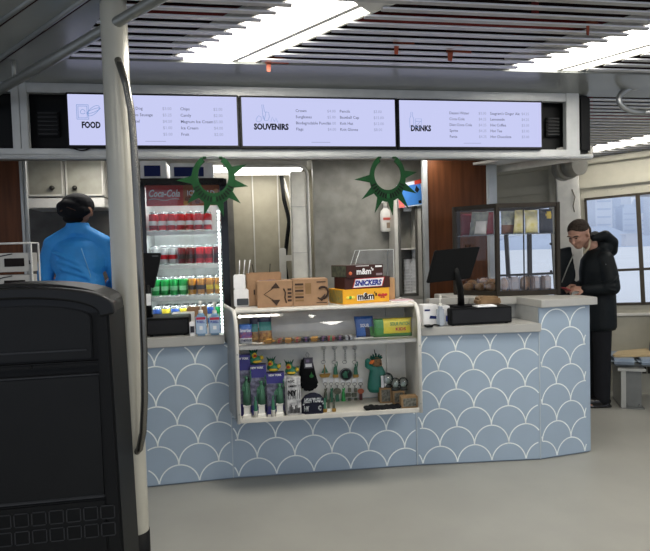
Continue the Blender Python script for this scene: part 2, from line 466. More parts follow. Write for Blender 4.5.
for k in range(60): x = -400 + k * 45; prof.append((x, 20 + 12 * math.sin(k * .7) + 7 * math.sin(k * 1.9)))
prof.append((prof[-1][0], -6)); b.prism(prof, 1080, 1120)
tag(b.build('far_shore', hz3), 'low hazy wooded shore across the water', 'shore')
p = hitY(630, 243, 1000)
b = B(); b.bx(-11, 11, -8, 8, 0, 20, 0); b.bx(-14, 14, -9, 9, 20, 22, 0)
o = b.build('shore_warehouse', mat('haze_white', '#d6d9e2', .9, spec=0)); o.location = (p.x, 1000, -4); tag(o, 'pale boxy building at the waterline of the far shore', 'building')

# ================================================================== WORLD
w = bpy.data.worlds.new('sky'); SC.world = w; w.use_nodes = True
nt = w.node_tree; bg = nt.nodes['Background']
tc = nt.nodes.new('ShaderNodeTexCoord'); sp = nt.nodes.new('ShaderNodeSeparateXYZ'); cr = nt.nodes.new('ShaderNodeValToRGB')
nt.links.new(tc.outputs['Generated'], sp.inputs[0]); nt.links.new(sp.outputs['Z'], cr.inputs[0])
cr.color_ramp.elements[0].position = .0; cr.color_ramp.elements[0].color = (.62, .70, .86, 1)
cr.color_ramp.elements[1].position = .6; cr.color_ramp.elements[1].color = (.72, .78, .88, 1)
nt.links.new(cr.outputs[0], bg.inputs[0]); bg.inputs[1].default_value = 1.0
SC.view_settings.view_transform = 'Standard'; SC.view_settings.look = 'None'; SC.view_settings.gamma = 1; SC.view_settings.exposure = 0
# ================================================================== COUNTER
def base(px, py, Y): p = w2k(hitZ(px, py, 0)); return Vector((p.x, p.y))
P0, P1, P2, P3, P4 = base(147, 488, 3.80), base(234, 479, 3.87), base(418, 466, 4.0), base(541, 460, 4.07), base(589, 452.5, 4.17)
PM = P0 - (P1 - P0).normalized() * 1.35
FRONT = [PM, P0, P1, P2, P3, P4]
def front_v(u):
    for a, d in zip(FRONT, FRONT[1:]):
        if u <= d.x: return a.y + (d.y - a.y) * (u - a.x) / (d.x - a.x)
    return P4.y + (u - P4.x) * 1.2
# scale pattern: known cusps on the floor line, 2r apart
def uat(px, py): # u of a pixel on the base line
    best = None
    for k in range(400):
        pass
def u_base(px):
    ys = [(147, 488), (234, 479), (418, 466), (541, 460), (589, 452.5)]
    for (x0, y0), (x1, y1), a, d in zip(ys, ys[1:], FRONT[1:], FRONT[2:]):
        if px <= x1 or x1 == 589:
            r = ray(px, y0 + (y1 - y0) * (px - x0) / (x1 - x0)); o = KI @ EYE; r = KI.to_3x3() @ r
            # intersect with the vertical plane through a-d
            nrm = Vector(((d - a).y, -(d - a).x, 0)); t = (Vector((a.x, a.y, 0)) - o).dot(nrm) / r.dot(nrm)
            return (o + r * t).x
CUSP = [(0, u_base(159.5)), (2, u_base(239)), (7, u_base(423)), (10, u_base(526)), (11, u_base(557)), (12, u_base(584.8))]
CUSP = [(-8, CUSP[0][1] - 8 * .268)] + CUSP + [(14, CUSP[-1][1] + .4)]
def q2u(q):
    for (a, ua), (d, ud) in zip(CUSP, CUSP[1:]):
        if q <= d: return ua + (ud - ua) * (q - a) / (d - a)
RS = .1365
def scales(b, u0, u1, z0, z1, mi, uoff=0, voff=0):
    hw = .0045
    for k in range(0, 10):
        if k * RS > z1: break
        for n in range(-9, 14):
            qc = n + .5 + (.5 if k % 2 else 0)
            pts = []
            for j in range(25):
                th = PI * j / 24
                q = qc - .5 * math.cos(th)
                if q < -8 or q > 13.9: pts.append(None); continue
                u = q2u(q); z = k * RS + RS * math.sin(th)
                nu = -math.cos(th); nz = math.sin(th)
                pts.append((u, z, nu, nz) if (u0 + .004 < u < u1 - .004 and z0 + .004 < z < z1 - .004) else None)
            for a, d in zip(pts, pts[1:]):
                if not a or not d: continue
                Q = []
                for (u, z, nu, nz), s in ((a, -1), (d, -1), (d, 1), (a, 1)):
                    uu = u + nu * s * hw; Q.append((uu - uoff, front_v(uu) - .002 - voff, z + nz * s * hw))
                b.face(Q, mi)
seam = mat('seam_strip', '#b9c3c9', .4)
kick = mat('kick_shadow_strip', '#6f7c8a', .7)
def unit(name, label, a, d, ztop, extra=None, depth=.62):
    r = thing(name, label, 'counter', (a.x, 0, 0))
    b = B()
    pts = [(a.x, a.y), (d.x, d.y)] + (extra or []) + [(d.x + (.0 if not extra else 0), depth), (a.x, depth)]
    if extra: pts = [(a.x, a.y)] + extra + [(a.x, depth)]
    pts = [(u - a.x, v) for u, v in pts]
    b.prism(pts, .012, ztop, 0, 'xy')
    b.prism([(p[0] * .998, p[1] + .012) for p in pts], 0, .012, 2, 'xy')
    scales(b, a.x, d.x if not extra else d.x - .02, .0, ztop, 1, a.x)
    b.bx(d.x - a.x - .006, d.x - a.x, d.y - .004, d.y + .02, .012, ztop, 3) if not extra else None
    b.build('front_panel', [counterb, line, kick, seam], r)
    return r
ZL, ZR_, ZT_ = 1.012, 1.0, 1.165
unit('counter_unit', 'blue counter section behind the black waste bin, left of the steel post', PM, P0, ZL - .065)
unit('counter_unit', 'blue scalloped counter section between the white post and the souvenir display', P0, P1, ZL - .065)
unit('counter_unit', 'blue scalloped counter section under the souvenir display case', P1, P2, .425)
unit('counter_unit', 'blue scalloped counter section under the right hand register', P2, P3, ZR_ - .06)
ex = [(P4.x - .02, front_v(P4.x - .02)), (P4.x + .02, P4.y + .008), (P4.x + .042, P4.y + .05), (P4.x + .02, .14), (P4.x - .14, .30), (P4.x - .16, .62)]
unit('counter_unit', 'taller blue scalloped counter end with rounded corner next to the man', P3, P4, ZT_ - .056, ex)
def worktop(name, label, pts, z0, z1, cat='worktop'):
    o0 = pts[0]; b = B(); b.prism([(p[0] - o0[0], p[1] - o0[1]) for p in pts], 0, z1 - z0, 0, 'xy', bev=.004)
    o = kmesh(b.build(name, topm), (o0[0], o0[1], z0)); tag(o, label, cat); return o
ov = .03
worktop('worktop', 'grey worktop edge running from the bin to the display case', [(PM.x, PM.y - ov), (P1.x - .03, P1.y - ov), (P1.x - .09, .62), (PM.x, .62)], ZL - .065, ZL)
worktop('worktop', 'grey worktop under the right register and tissue boxes', [(P2.x + .04, P2.y - ov), (P3.x - .002, P3.y - ov), (P3.x - .002, .285), (P2.x + .04, .285)], ZR_ - .06, ZR_)
# tall top wraps back behind the register
uS = pk(479, 300, .42).x; uT = pk(424, 300, .5).x
worktop('raised_worktop', 'raised grey worktop carrying the glass food case', [(P3.x, P3.y - ov), (P4.x + .06, P4.y - ov), (P4.x + .065, P4.y + .16), (P4.x - .13, .30), (P4.x - .16, .86), (uT + .22, .86), (uT + .2, .46), (uT, .46), (uT, .38), (uS - .1, .38), (uS - .1, .26), (P3.x - .01, .26)], ZT_ - .055, ZT_)
b = B(); b.bx(uT, uS - .08, .42, .46, 0, ZT_ - .056, 0); b.bx(uS - .08, P3.x - .004, .29, .33, 0, ZT_ - .056, 0); b.bx(P3.x - .008, P3.x - .002, P3.y + .01, .29, ZR_ + .002, ZT_ - .056, 0)
b.bx(uT + .02, uT + .5, .415, .42, .99, ZT_ - .08, 1); o = kmesh(b.build('riser_panel', [greyf, offw])); tag(o, 'grey riser panel between the register worktop and the raised shelf', 'panel')

# ================================================================== HEADER AND MENU SCREENS
UL = -3.2
hb = pk(325, 157, 0).z; ht = zc(0) + .0
zt1 = pk(325, 92, 0).z
b = B()
D = .14
# box frame: bottom rail, top rail, posts, back
b.bx(UL, UR, -.02, D, hb, hb + .05, 0, .006)
b.bx(UL, UR, -.0, .05, zt1 - .035, ht, 0, .004)
b.bx(UL, UR, D - .03, D, hb, ht, 1)
for px0, px1 in ((12, 20), (20.5, 28), (566, 579)):
    u0, u1 = pk(px0, 120, 0).x, pk(px1, 120, 0).x
    b.bx(u0, u1, -.006, .04, hb + .01, ht, 0, .003)
b.bx(UR, UR2, .0, D, hb + .03, ht - .01, 2, .02)
b.bx(UL, UR, .10, .12, hb + .05, ht, 2)
b.bx(UL, UR2, -.03, .0, hb - .012, hb + .016, 0, .01)
struct(kmesh(b.build('trim_3', [greyf, offw, black])))
for px0, px1, lab in ((38, 60, 'black louvred vent in the header left of the food screen'), (545, 558, 'black louvred vent in the header right of the drinks screen')):
    u0, u1, z0, z1 = rk(px0, 112 if px0 < 100 else 118, px1, 137, .09)
    t = thing('vent_grille', lab, 'vent', ((u0 + u1) / 2, .09, z0)); w = u1 - u0; h = z1 - z0
    b = B(); b.bx(-w / 2, w / 2, -.02, .0, 0, h, 0, .004); b.build('frame', black, t)
    b = B()
    for k in range(6): b.box((0, -.026, h * (k + .5) / 6), (w * .86, .012, .008), 0, T=None)
    b.build('louvres', mat('louvre', '#2c2d2e', .4), t)
SCR = emis('screen_glow', '#c9cdf4', 1.0)
scrt = emis('screen_text', '#5b5f78', 1.0); scrk = emis('screen_title', '#16181f', 1.0); scrb = emis('screen_blue', '#7f9bd0', 1.0)
XB = [(66, 239.5), (239.8, 397), (397.5, 543)]
def board(i, title, left, right, pl, pr, label):
    x0, x1 = XB[i]
    u0, u1 = pk(x0, 120, -.05).x, pk(x1, 124, -.05).x
    xm = (x0 + x1) / 2; yt = 92 + (xm - 66) * 9 / 476; yb = 147.5 + (xm - 66) * 2 / 476
    z1, z0 = pk(xm, yt, -.05).z, pk(xm, yb, -.05).z
    w, h = u1 - u0, z1 - z0
    t = thing('menu_screen', label, 'screen', ((u0 + u1) / 2, -.0, z0))
    b = B(); b.bx(-w / 2 + .001, w / 2 - .001, -.05, 0, 0, h, 0, .004); b.build('bezel', black, t)
    b = B(); b.bx(-w / 2 + .014, w / 2 - .014, -.0515, -.045, .016, h - .012, 0); s = b.build('display', SCR, t)
    b = B(); y = -.0525
    def X(f): return -w / 2 + w * f
    def Z(f): return h * (1 - f)
    b.text(title, h * .155, X(.085), Z(.64), y, 1, width=w * {'FOOD': .105, 'SOUVENIRS': .215, 'DRINKS': .135}[title], bold=.0025)
    if i == 0: # crisp packet and hot dog
        def rect(x0, x1, z0, z1, mi=2, s=.003):
            for a in ((x0, x1, z0, z0 + s), (x0, x1, z1 - s, z1), (x0, x0 + s, z0, z1), (x1 - s, x1, z0, z1)): b.bx(a[0], a[1], y - .0004, y, a[2], a[3], mi)
        rect(X(.06), X(.128), Z(.49), Z(.22)); rect(X(.068), X(.12), Z(.465), Z(.245))
        b.tube([(X(.095) + .014 * math.cos(a * .5), y, Z(.36) + .014 * math.sin(a * .5) * (1 + .3 * math.sin(a * .5))) for a in range(13)], .0016, 2, 4)
        for o_ in (0, .016): b.tube([(X(.145) + .01 + (.034 + o_ / 3) * math.cos(a * PI / 8) + .012 * math.sin(a * PI / 8), y, Z(.33) + (.03 - o_) * math.sin(a * PI / 8) + .012 * math.cos(a * PI / 8)) for a in range(17)], .0016, 2, 4)
    elif i == 1: # hand with torch, apple outlines
        for pts in ([(.143, .44), (.14, .3), (.137, .17), (.147, .17), (.152, .3), (.16, .32)], [(.15, .46), (.163, .3), (.178, .32), (.182, .4), (.172, .47), (.15, .47), (.146, .38)], [(.1, .44), (.115, .38), (.13, .4), (.133, .46), (.118, .5), (.1, .48), (.1, .44)], [(.19, .49), (.2, .4), (.21, .48)], [(.212, .49), (.222, .42), (.232, .5)]):
            b.tube([(X(a), y, Z(c)) for a, c in pts], .0014, 2, 4)
    else:
        for pts in ([(.08, .57), (.08, .4), (.088, .34), (.088, .27), (.098, .27), (.098, .34), (.106, .4), (.106, .57), (.08, .57)], [(.12, .57), (.117, .4), (.158, .4), (.154, .57), (.12, .57)], [(.12, .45), (.156, .45)], [(.13, .52), (.145, .47)]):
            b.tube([(X(a), y, Z(c)) for a, c in pts], .0014, 2, 4)
    rows = 5 if i != 1 else 4
    for cx_, items, pr_, px_ in ((.345, left, pl, .545), (.625 if i else .65, right, pr, .845)):
        for k, (it, p) in enumerate(zip(items, pr_)):
            zz = Z(.30 + k * .118)
            b.text(it, h * .076, X(cx_), zz, y, 0, bold=.0002); b.text(p, h * .076, X(px_), zz, y, 3)
    b.bx(X(.44), X(.56), y - .0004, y, Z(.885), Z(.875), 3)
    b.build('lettering', [scrt, scrk, scrb, emis('screen_faint', '#9a9fc0', 1.0)], s)
    return t
board(0, 'FOOD', ['Hot Dog', 'Jumbo Sausage', 'Pretzel', '', ''], ['Chips', 'Candy', 'Magnum Ice Cream', 'Ice Cream', 'Fruit'], ['$3.00', '$5.25', '$4.50', '$1.00', '$5.00'], ['$2.00', '$2.00', '$5.00', '$4.00', '$2.00'], 'wide wall screen reading FOOD, partly behind the steel post')
board(1, 'SOUVENIRS', ['Crown', 'Sunglasses', 'Biodegradable Poncho', 'Flags'], ['Pencils', 'Baseball Cap', 'Knit Hat', 'Knit Gloves'], ['$4.00', '$5.00', '$6.00', '$4.00'], ['$3.00', '$15.00', '$12.00', '$8.00'], 'wide wall screen reading SOUVENIRS in the middle of the header')
board(2, 'DRINKS', ['Dasani Water', 'Coca Cola', 'Diet Coca Cola', 'Sprite', 'Fanta'], ["Seagram's Ginger Ale", 'Lemonade', 'Hot Coffee', 'Hot Tea', 'Hot Chocolate'], ['$3.00', '$4.25', '$4.25', '$4.25', '$4.25'], ['$4.25', '$4.25', '$3.00', '$3.00', '$3.00'], 'wide wall screen reading DRINKS at the right of the header')
# drooping cable below the food screen
b = B(); a0 = pk(71, 147, -.03)
b.tube([(a0.x + k * .018, -.035, a0.z - .022 * math.sin(PI * k / 7)) for k in range(8)], .004, 0, 6)
o = kmesh(b.build('cable', black)); tag(o, 'short black cable drooping under the food screen', 'cable')

# ================================================================== BACK OF THE SNACK BAR
FZ = .0
# floor pad inside, low ceiling, back walls
ICZ = 2.44
b = B(); b.bx(UL, UR, .15, 2.35, ICZ, ICZ + .05, 0); struct(kmesh(b.build('trim_4', mat('inner_ceiling', '#b9b7b0', .6))))
VB = 1.95
uA = pk(27, 200, 1.3).x; uD = pk(230, 230, 2.2).x
uM0 = pk(309, 230, 1.55).x; uM1 = pk(424, 230, 1.55).x
b = B()
b.bx(UL, pk(108, 230, VB).x + 1.2, VB, VB + .06, 0, ICZ, 0)        # left back, behind the worker and fridge
struct(kmesh(b.build('wall_left', mat('dark_laminate', '#5d5a53', .5, c2='#6c6962', scale=9))))
b = B(); b.bx(pk(108, 230, VB).x + 1.0, uM0 + .3, 2.3, 2.36, 0, ICZ, 0)
for px in (254, 279): uu = pk(px, 230, 2.3).x; b.bx(uu - .006, uu + .006, 2.285, 2.3, 0, ICZ, 1)
struct(kmesh(b.build('wall_rear', [mat('beige_passage', '#98927f', .5), offw])))
b = B()
b.bx(uM0 + .05, uM1 + .4, 1.55, 1.6, 0, ICZ, 0)
struct(kmesh(b.build('wall_middle', marble)))
# rounded doorway frame left of the grey laminate
b = B(); zt = pk(300, 166, 1.5).z; ul = pk(292, 230, 1.5).x; ur = pk(309, 230, 1.5).x; u00 = pk(225, 230, 1.5).x
b.bx(ul, ur - .012, 1.5, 1.62, 0, zt - .05, 0, .008)
arc = [(ur - .0, 0)] + [(ur - .09 + .09 * math.cos(a * PI / 16), zt - .09 + .09 * math.sin(a * PI / 16)) for a in range(9)] + [(u00, zt)]
b.tube([(x, 1.49, z) for x, z in arc], .014, 1, 8)
b.bx(u00, ur, 1.5, 1.56, zt, ICZ, 2)
for z in (1.30, 1.55, 1.98): b.bx(ul - .002, ur - .012, 1.494, 1.5, z, z + .004, 2)
struct(kmesh(b.build('trim_5', [mat('white_column', '#e9e6da', .4), white, offw])))
# cables in the passage and white conduit
b = B()
pts = [pk(281, 176, 2.2), pk(284, 200, 2.2), pk(289, 222, 2.2), pk(287, 240, 2.2), pk(284, 262, 2.2), pk(288, 285, 2.2)]
for k in range(5):
    b.tube([(p.x + .012 * math.sin(k * 2 + i), p.y - .01 * k, p.z) for i, p in enumerate(pts)], .011, 0, 6)
for k in range(2): b.tube([pk(282 + k * 2, 178, 2.18), pk(289 + k, 200, 2.18), pk(292 + k, 215, 2.18)], .006, 1, 6)
o = kmesh(b.build('cable_bundle', [black, white])); tag(o, 'black bundle of cables hanging down the passage wall', 'cable')
b = B(); p = pk(283.5, 275, 2.1); b.bx(p.x - .035, p.x + .035, 2.1, 2.16, 0, pk(283, 248, 2.1).z, 0, .01)
p2 = pk(289, 258, 2.1); b.bx(p.x + .02, p2.x + .05, 2.1, 2.14, p2.z - .03, p2.z + .03, 0, .004)
o = kmesh(b.build('conduit', white)); tag(o, 'white upright trunking at the foot of the cable bundle', 'conduit')
# light inside the bar
b = None
a = pk(208, 176, 1.75); c = pk(305, 176, 1.75)
t = thing('inner_ceiling_light', 'bright box light on the inner ceiling above the passage', 'light', ((a.x + c.x) / 2, 1.95, ICZ - .075)); w = c.x - a.x
b = B(); b.bx(-w / 2, w / 2, -.2, .2, .045, .075, 0, .004); b.build('housing', white, t)
b = B(); b.bx(-w / 2 + .01, w / 2 - .01, -.19, .19, 0, .045, 0, .015); b.build('lens', emis('inner_lens', (1, .98, .93), 5), t)
ld = bpy.data.lights.new('inner', 'AREA'); ld.shape = 'RECTANGLE'; ld.size = w; ld.size_y = .35; ld.energy = 5; ld.color = (1, .96, .9)
lo = bpy.data.objects.new('inner_glow', ld); COL.objects.link(lo); lo.parent = t; lo.location = (0, 0, -.01)
# second inner light over the galley at left
t = thing('inner_ceiling_light', 'ceiling light over the galley, hidden behind the header', 'light', (-1.5, 1.15, ICZ - .05))
b = B(); b.bx(-.5, .5, -.1, .1, .02, .05, 0); b.build('housing', white, t)
b = B(); b.bx(-.49, .49, -.09, .09, 0, .02, 0); b.build('lens', MATS['inner_lens'], t)
ld = bpy.data.lights.new('inner', 'AREA'); ld.shape = 'RECTANGLE'; ld.size = .95; ld.size_y = .2; ld.energy = 8; ld.color = (1, .96, .9)
lo = bpy.data.objects.new('inner_glow', ld); COL.objects.link(lo); lo.parent = t; lo.location = (0, 0, -.01)
t = thing('inner_ceiling_light', 'ceiling light over the counter, hidden behind the header', 'light', (.75, .95, ICZ - .05))
b = B(); b.bx(-.5, .5, -.1, .1, .02, .05, 0); b.build('housing', white, t)
b = B(); b.bx(-.49, .49, -.09, .09, 0, .02, 0); b.build('lens', MATS['inner_lens'], t)
ld = bpy.data.lights.new('inner', 'AREA'); ld.shape = 'RECTANGLE'; ld.size = .95; ld.size_y = .2; ld.energy = 9; ld.color = (1, .96, .9)
lo = bpy.data.objects.new('inner_glow', ld); COL.objects.link(lo); lo.parent = t; lo.location = (0, 0, -.01)

# brown panels
def panel(name, px0, px1, ytop, ybot, v, rim=True, z0=None):
    u0, u1 = pk(px0, 230, v).x, pk(px1, 230, v).x
    z0 = pk((px0 + px1) / 2, ybot, v).z if z0 is None else z0; z1 = ICZ
    b = B(); b.bx(u0, u1, v, v + .03, z0, z1, 0)
    if rim:
        b.bx(u0 - .04, u0, v - .02, v + .04, 0, z1, 1, .006)
        b.bx(u0 - .04, u1, v - .02, v + .04, z0 - .03, z0, 1, .004)
    struct(kmesh(b.build(name, [brown, greyf])))
    return u0, u1
panel('wall_right', 428, 488, 160, 299, 1.1)
u0 = pk(-60, 230, .9).x; u1 = pk(23, 230, .9).x
b = B(); b.bx(u0, u1, .9, .93, .9, ICZ, 0); u2 = pk(28.5, 230, .9).x
b.bx(u1, u1 + .02, .88, .95, .0, ICZ, 1, .004); b.bx(u1 + .022, u2, .89, .94, .0, ICZ, 1, .008)
struct(kmesh(b.build('wall_side', [brown, greyf])))
# post right of the right brown panel
u0, u1 = pk(488, 230, 1.08).x, pk(497, 230, 1.08).x
b = B(); b.bx(u0, u1, 1.06, 1.16, 0, ICZ, 0, .01); struct(kmesh(b.build('trim_6', mat('post_grey', '#b3b8bb', .35, .2))))
# slanting pale soffit going back from the end of the header
e0 = pk(592, 159, .12); e1 = pk(471, 176, 1.6)
e1 = e0 + (e1 - e0) * 1.0
b = B(); d = (e1 - e0); L = Vector((d.x, d.y)).length; ang = math.atan2(d.y, d.x)
T = Matrix.Translation(e0) @ Matrix.Rotation(ang, 4, 'Z') @ Matrix.Rotation(-math.atan2(d.z, L), 4, 'Y')
b.bx(0, L + .1, -.02, .02, .0, .10, 0, .01, T=T); b.bx(0, L, .02, .30, .055, .075, 1, T=T)
struct(kmesh(b.build('trim_7', [offw, white])))

# ---------------------------------------------------------------- upper cabinet
v = 1.55
for i, (x0, x1, lab, kx) in enumerate(((27, 64.5, 'grey wall cabinet with knob at left, above the worker', 53.5), (65.5, 104.5, 'grey wall cabinet nearer the steel post, above the worker', 76))):
    u0, u1 = pk(x0, 180, v).x, pk(x1, 180, v).x; z0, z1 = pk(66, 197, v).z, ICZ
    t = thing('wall_cabinet', lab, 'cabinet', ((u0 + u1) / 2, v, z0)); w = u1 - u0
    b = B(); b.bx(-w / 2, w / 2, 0, VB - v, 0, z1 - z0, 0); b.build('body', offw, t)
    b = B(); b.bx(-w / 2 + .006, w / 2 - .006, -.02, 0, .006, z1 - z0 - .01, 0, .004)
    dd = b.build('door', mat('cabinet_door', '#8f8d80', .4, c2='#a19f92', scale=9), t)
    b = B(); f = .02
    for q in ((-w / 2 + .006, -w / 2 + f), (w / 2 - f, w / 2 - .006)): b.bx(q[0], q[1], -.024, -.019, .006, z1 - z0 - .01, 0)
    b.bx(-w / 2 + .006, w / 2 - .006, -.024, -.019, .006, f, 0); b.build('door_edging', offw, dd)
    kk = pk(kx, 188.5, v); b = B(); b.sph((kk.x - (u0 + u1) / 2, -.045, kk.z - z0), .022, 0); b.cyl((kk.x - (u0 + u1) / 2, -.02, kk.z - z0), (kk.x - (u0 + u1) / 2, -.04, kk.z - z0), .008); b.build('knob', mat('dark_knob', '#3a3935', .3, .8), dd)
u0, u1 = pk(27, 200, v).x, pk(104.5, 200, v).x
b = B(); b.bx(u0, u1, v - .01, VB, pk(66, 208, v).z, pk(66, 198, v).z, 0, .006); o = kmesh(b.build('cabinet_valance', white)); tag(o, 'white light rail strip under the two wall cabinets', 'trim')
# ================================================================== DRINKS FRIDGE
v = .85
u0, u1 = pk(139.5, 250, v).x, pk(229, 250, v).x; zt = pk(190, 178, v).z
uc = (u0 + u1) / 2; w = u1 - u0; D = .68
fr = thing('drinks_fridge', 'tall black glass door fridge full of cans, red header reading Coca-Cola', 'fridge', (uc, v, 0))
FY = .0
b = B()
b.bx(-w / 2, -w / 2 + .03, .04, D, .0, zt, 0, .004); b.bx(w / 2 - .03, w / 2, .04, D, 0, zt, 0, .004)
b.bx(-w / 2, w / 2, .04, D, zt - .05, zt, 0, .004); b.bx(-w / 2, w / 2, .04, D, 0, .45, 0, .004)
b.bx(-w / 2 + .03, w / 2 - .03, D - .03, D - .005, .45, zt - .05, 1)
for s in (-1, 1): b.bx(s * (w / 2 - .03), s * (w / 2 - .036), .07, D - .03, .45, zt - .05, 1)
fl = mat('fridge_liner', '#c4c9c8', .4)
b.build('cabinet', [black, fl], fr)
b = B(); DW = .055
hd1 = pk(185, 181, v).z; hd0 = pk(185, 205, v).z
b.prism([(-w / 2, .47), (w / 2, .47), (w / 2, zt - .06), (w / 2 - .04, zt - .01), (-w / 2 + .04, zt - .01), (-w / 2, zt - .06)], .03, .04, 0) if 0 else None
for q in ((-w / 2, -w / 2 + DW), (w / 2 - DW, w / 2)): b.bx(q[0], q[1], 0, .04, .44, zt - .03, 0, .008)
b.bx(-w / 2 + .02, w / 2 - .02, 0, .04, zt - .045, zt, 0, .008); b.bx(-w / 2, w / 2, 0, .04, .44, .52, 0, .008)
for s in (-1, 1): b.cyl((s * (w / 2 - .035), .0, zt - .035), (s * (w / 2 - .035), .04, zt - .035), .035, .035, 0)
dr = b.build('door', blackg, fr)
b = B(); b.bx(-w / 2 + DW, w / 2 - DW, .018, .024, .52, zt - .045); b.build('door_glass', glass('fridge_glass', .0), dr)
# header sign
b = B(); hx0, hx1 = -w / 2 + DW + .005, w / 2 - DW - .005
b.bx(hx0, hx1, .05, .07, hd0, hd1, 0); xm = hx0 + (hx1 - hx0) * .5
b.bx(xm, hx1, .0485, .05, hd0, hd1, 1)
for k in range(10): b.sph((xm + .02 + k * .03 % (hx1 - xm - .03), .049, hd0 + .02 + (k * .037) % .1), (.022, .003, .018), 2 + k % 2, 10)
H = hd1 - hd0
b.text('Coca-Cola', H * .42, hx0 + .015, hd0 + H * .38, .047, 4, width=(hx1 - hx0) * .42, shear=.3, bold=.002)
b.tube([(hx0 + .02 + k * .018, .047, hd0 + H * .26 + .006 * math.sin(k * .7)) for k in range(14)], .003, 4, 6)
b.text('ICE COLD', H * .3, xm + .03, hd0 + H * .42, .045, 4, width=(hx1 - xm) * .75, bold=.001)
b.build('header_sign', [mat('cola_red', '#b3141a', .4), mat('amber', '#9a4a1c', .4), mat('amber2', '#c98a3a', .4), mat('amber3', '#702a18', .4), print_w], fr)
# LED strip on the right inner edge
b = B()
b.bx(w / 2 - DW - .03, w / 2 - DW - .012, .045, .06, .55, hd0, 0)
nled = 46
for k in range(nled): b.bx(w / 2 - DW - .027, w / 2 - DW - .014, .041, .046, .57 + k * (hd0 - .6) / nled, .57 + k * (hd0 - .6) / nled + .014, 1)
b.build('light_strip', [fl, emis('led_white', (.9, 1, .97), 14)], fr)
ld = bpy.data.lights.new('led', 'AREA'); ld.shape = 'RECTANGLE'; ld.size = w - .16; ld.size_y = .05; ld.energy = 4; ld.color = (.92, 1, .97)  # unseen area lamp added at the top to brighten the fridge
lo = bpy.data.objects.new('led_glow', ld); COL.objects.link(lo); lo.parent = fr; lo.location = (0, .10, min(hd1, zt - .05) - .02); lo.rotation_euler = (.3, 0, 0)
# shelves and cans
shz = [pk(185, y, v + .06).z for y in (231, 265, 296.5, 326)]
for z in shz:
    b = B(); b.bx(-w / 2 + .04, w / 2 - .04, .075, .09, z - .03, z + .004, 0, .003)
    for k in range(28): x = -w / 2 + .05 + k * (w - .1) / 27; b.bx(x - .002, x + .002, .09, D - .04, z - .006, z, 0)
    for y in (.2, .4, .6): b.bx(-w / 2 + .04, w / 2 - .04, y, y + .005, z - .01, z - .005, 0)
    b.build('shelf', mat('shelf_white', '#e3e6e4', .35), fr)
    if z != shz[-1]:
        l2 = bpy.data.lights.new('led', 'AREA'); l2.shape = 'RECTANGLE'; l2.size = w - .14; l2.size_y = .03; l2.energy = 3.2; l2.color = (.92, 1, .97)  # unseen lamps added under the shelves to brighten the lower cans
        lo = bpy.data.objects.new('led_glow', l2); COL.objects.link(lo); lo.parent = fr; lo.location = (0, .095, z - .034); lo.rotation_euler = (.35, 0, 0)
CH, CR = .158, .032
alu = mat('can_aluminium', '#b8bcbd', .25, .8)
def canmesh(name, body, band, name2=None):
    b = B()
    pr = [(0, .004), (.024, 0), (CR, .012), (CR, .05), (CR, .085), (CR, CH - .018), (.026, CH - .003), (.027, CH), (.024, CH - .004), (0, CH - .005)]
    b.lathe(pr, n=14, mis=[2, 2, 0, 1, 0, 2, 2, 2, 2])
    me_o = b.build('drink_can', [body, band, alu]); me = me_o.data; bpy.data.objects.remove(me_o); return me
cr_ = mat('can_red', '#b01720', .3, .3); cw = mat('can_white', '#dfe0de', .3, .3); ck = mat('can_dark_red', '#5b1418', .3, .3)
cs = mat('can_silver', '#b4b7b8', .3, .6); cg = mat('can_green', '#1f8a45', .3, .3); cg2 = mat('can_leaf', '#8ac39a', .3, .3); co = mat('can_amber', '#a8742d', .3, .4); cb_ = mat('can_black', '#2b2422', .3, .3)
cbl = mat('can_blue', '#2d4f9b', .3, .3); cy = mat('can_yellow', '#d3bd3c', .3, .3)
kinds = {'red': canmesh('r', cr_, cw), 'silver': canmesh('s', cs, cr_), 'dark': canmesh('d', ck, cb_), 'crimson': canmesh('c', cr_, ck), 'green': canmesh('g', cg, cg2), 'amber': canmesh('a', co, cb_), 'gold': canmesh('o', co, cy), 'blue': canmesh('b', cbl, cw), 'yellow': canmesh('y', cy, cbl)}
desc = {'red': 'red and white soda can', 'silver': 'silver soda can with red band', 'dark': 'dark red and black soda can', 'crimson': 'crimson soda can', 'green': 'green soda can', 'amber': 'amber can with dark band', 'gold': 'golden ginger ale can', 'blue': 'blue and white can', 'yellow': 'yellow and blue can'}
rows = [['red'] * 7, ['silver', 'silver', 'silver', 'dark', 'dark', 'crimson', 'crimson', 'dark'], ['green'] * 4 + ['amber', 'amber', 'gold', 'gold'], ['blue', 'yellow', 'blue', 'yellow', 'green', 'green', 'blue', 'green']]
SN = ['top', 'second', 'third', 'lowest']
ordn = ['leftmost', 'second from left', 'third from left', 'fourth from left', 'fourth from right', 'third from right', 'second from right', 'rightmost']
for i, rw in enumerate(rows):
    for j, k in enumerate(rw):
        for d in range(4):
            x = -w / 2 + .095 + j * (w - .19) / 7 + (.0 if i else .0)
            o = bpy.data.objects.new('drink_can', kinds[k]); COL.objects.link(o)
            o.location = k2w((uc + x, v + .125 + d * .072, shz[i] + .001)); o.rotation_euler = (0, 0, TH + random.uniform(0, 6))
            if d == 0: tag(o, '%s in front on the %s fridge shelf, %s' % (desc[k], SN[i], ordn[j]), 'can', 'cans in the fridge')
            else: tag(o, '%s behind the front row on the %s fridge shelf' % (desc[k], SN[i]), 'can', '%ss behind the front row on the %s shelf' % (desc[k], SN[i]))
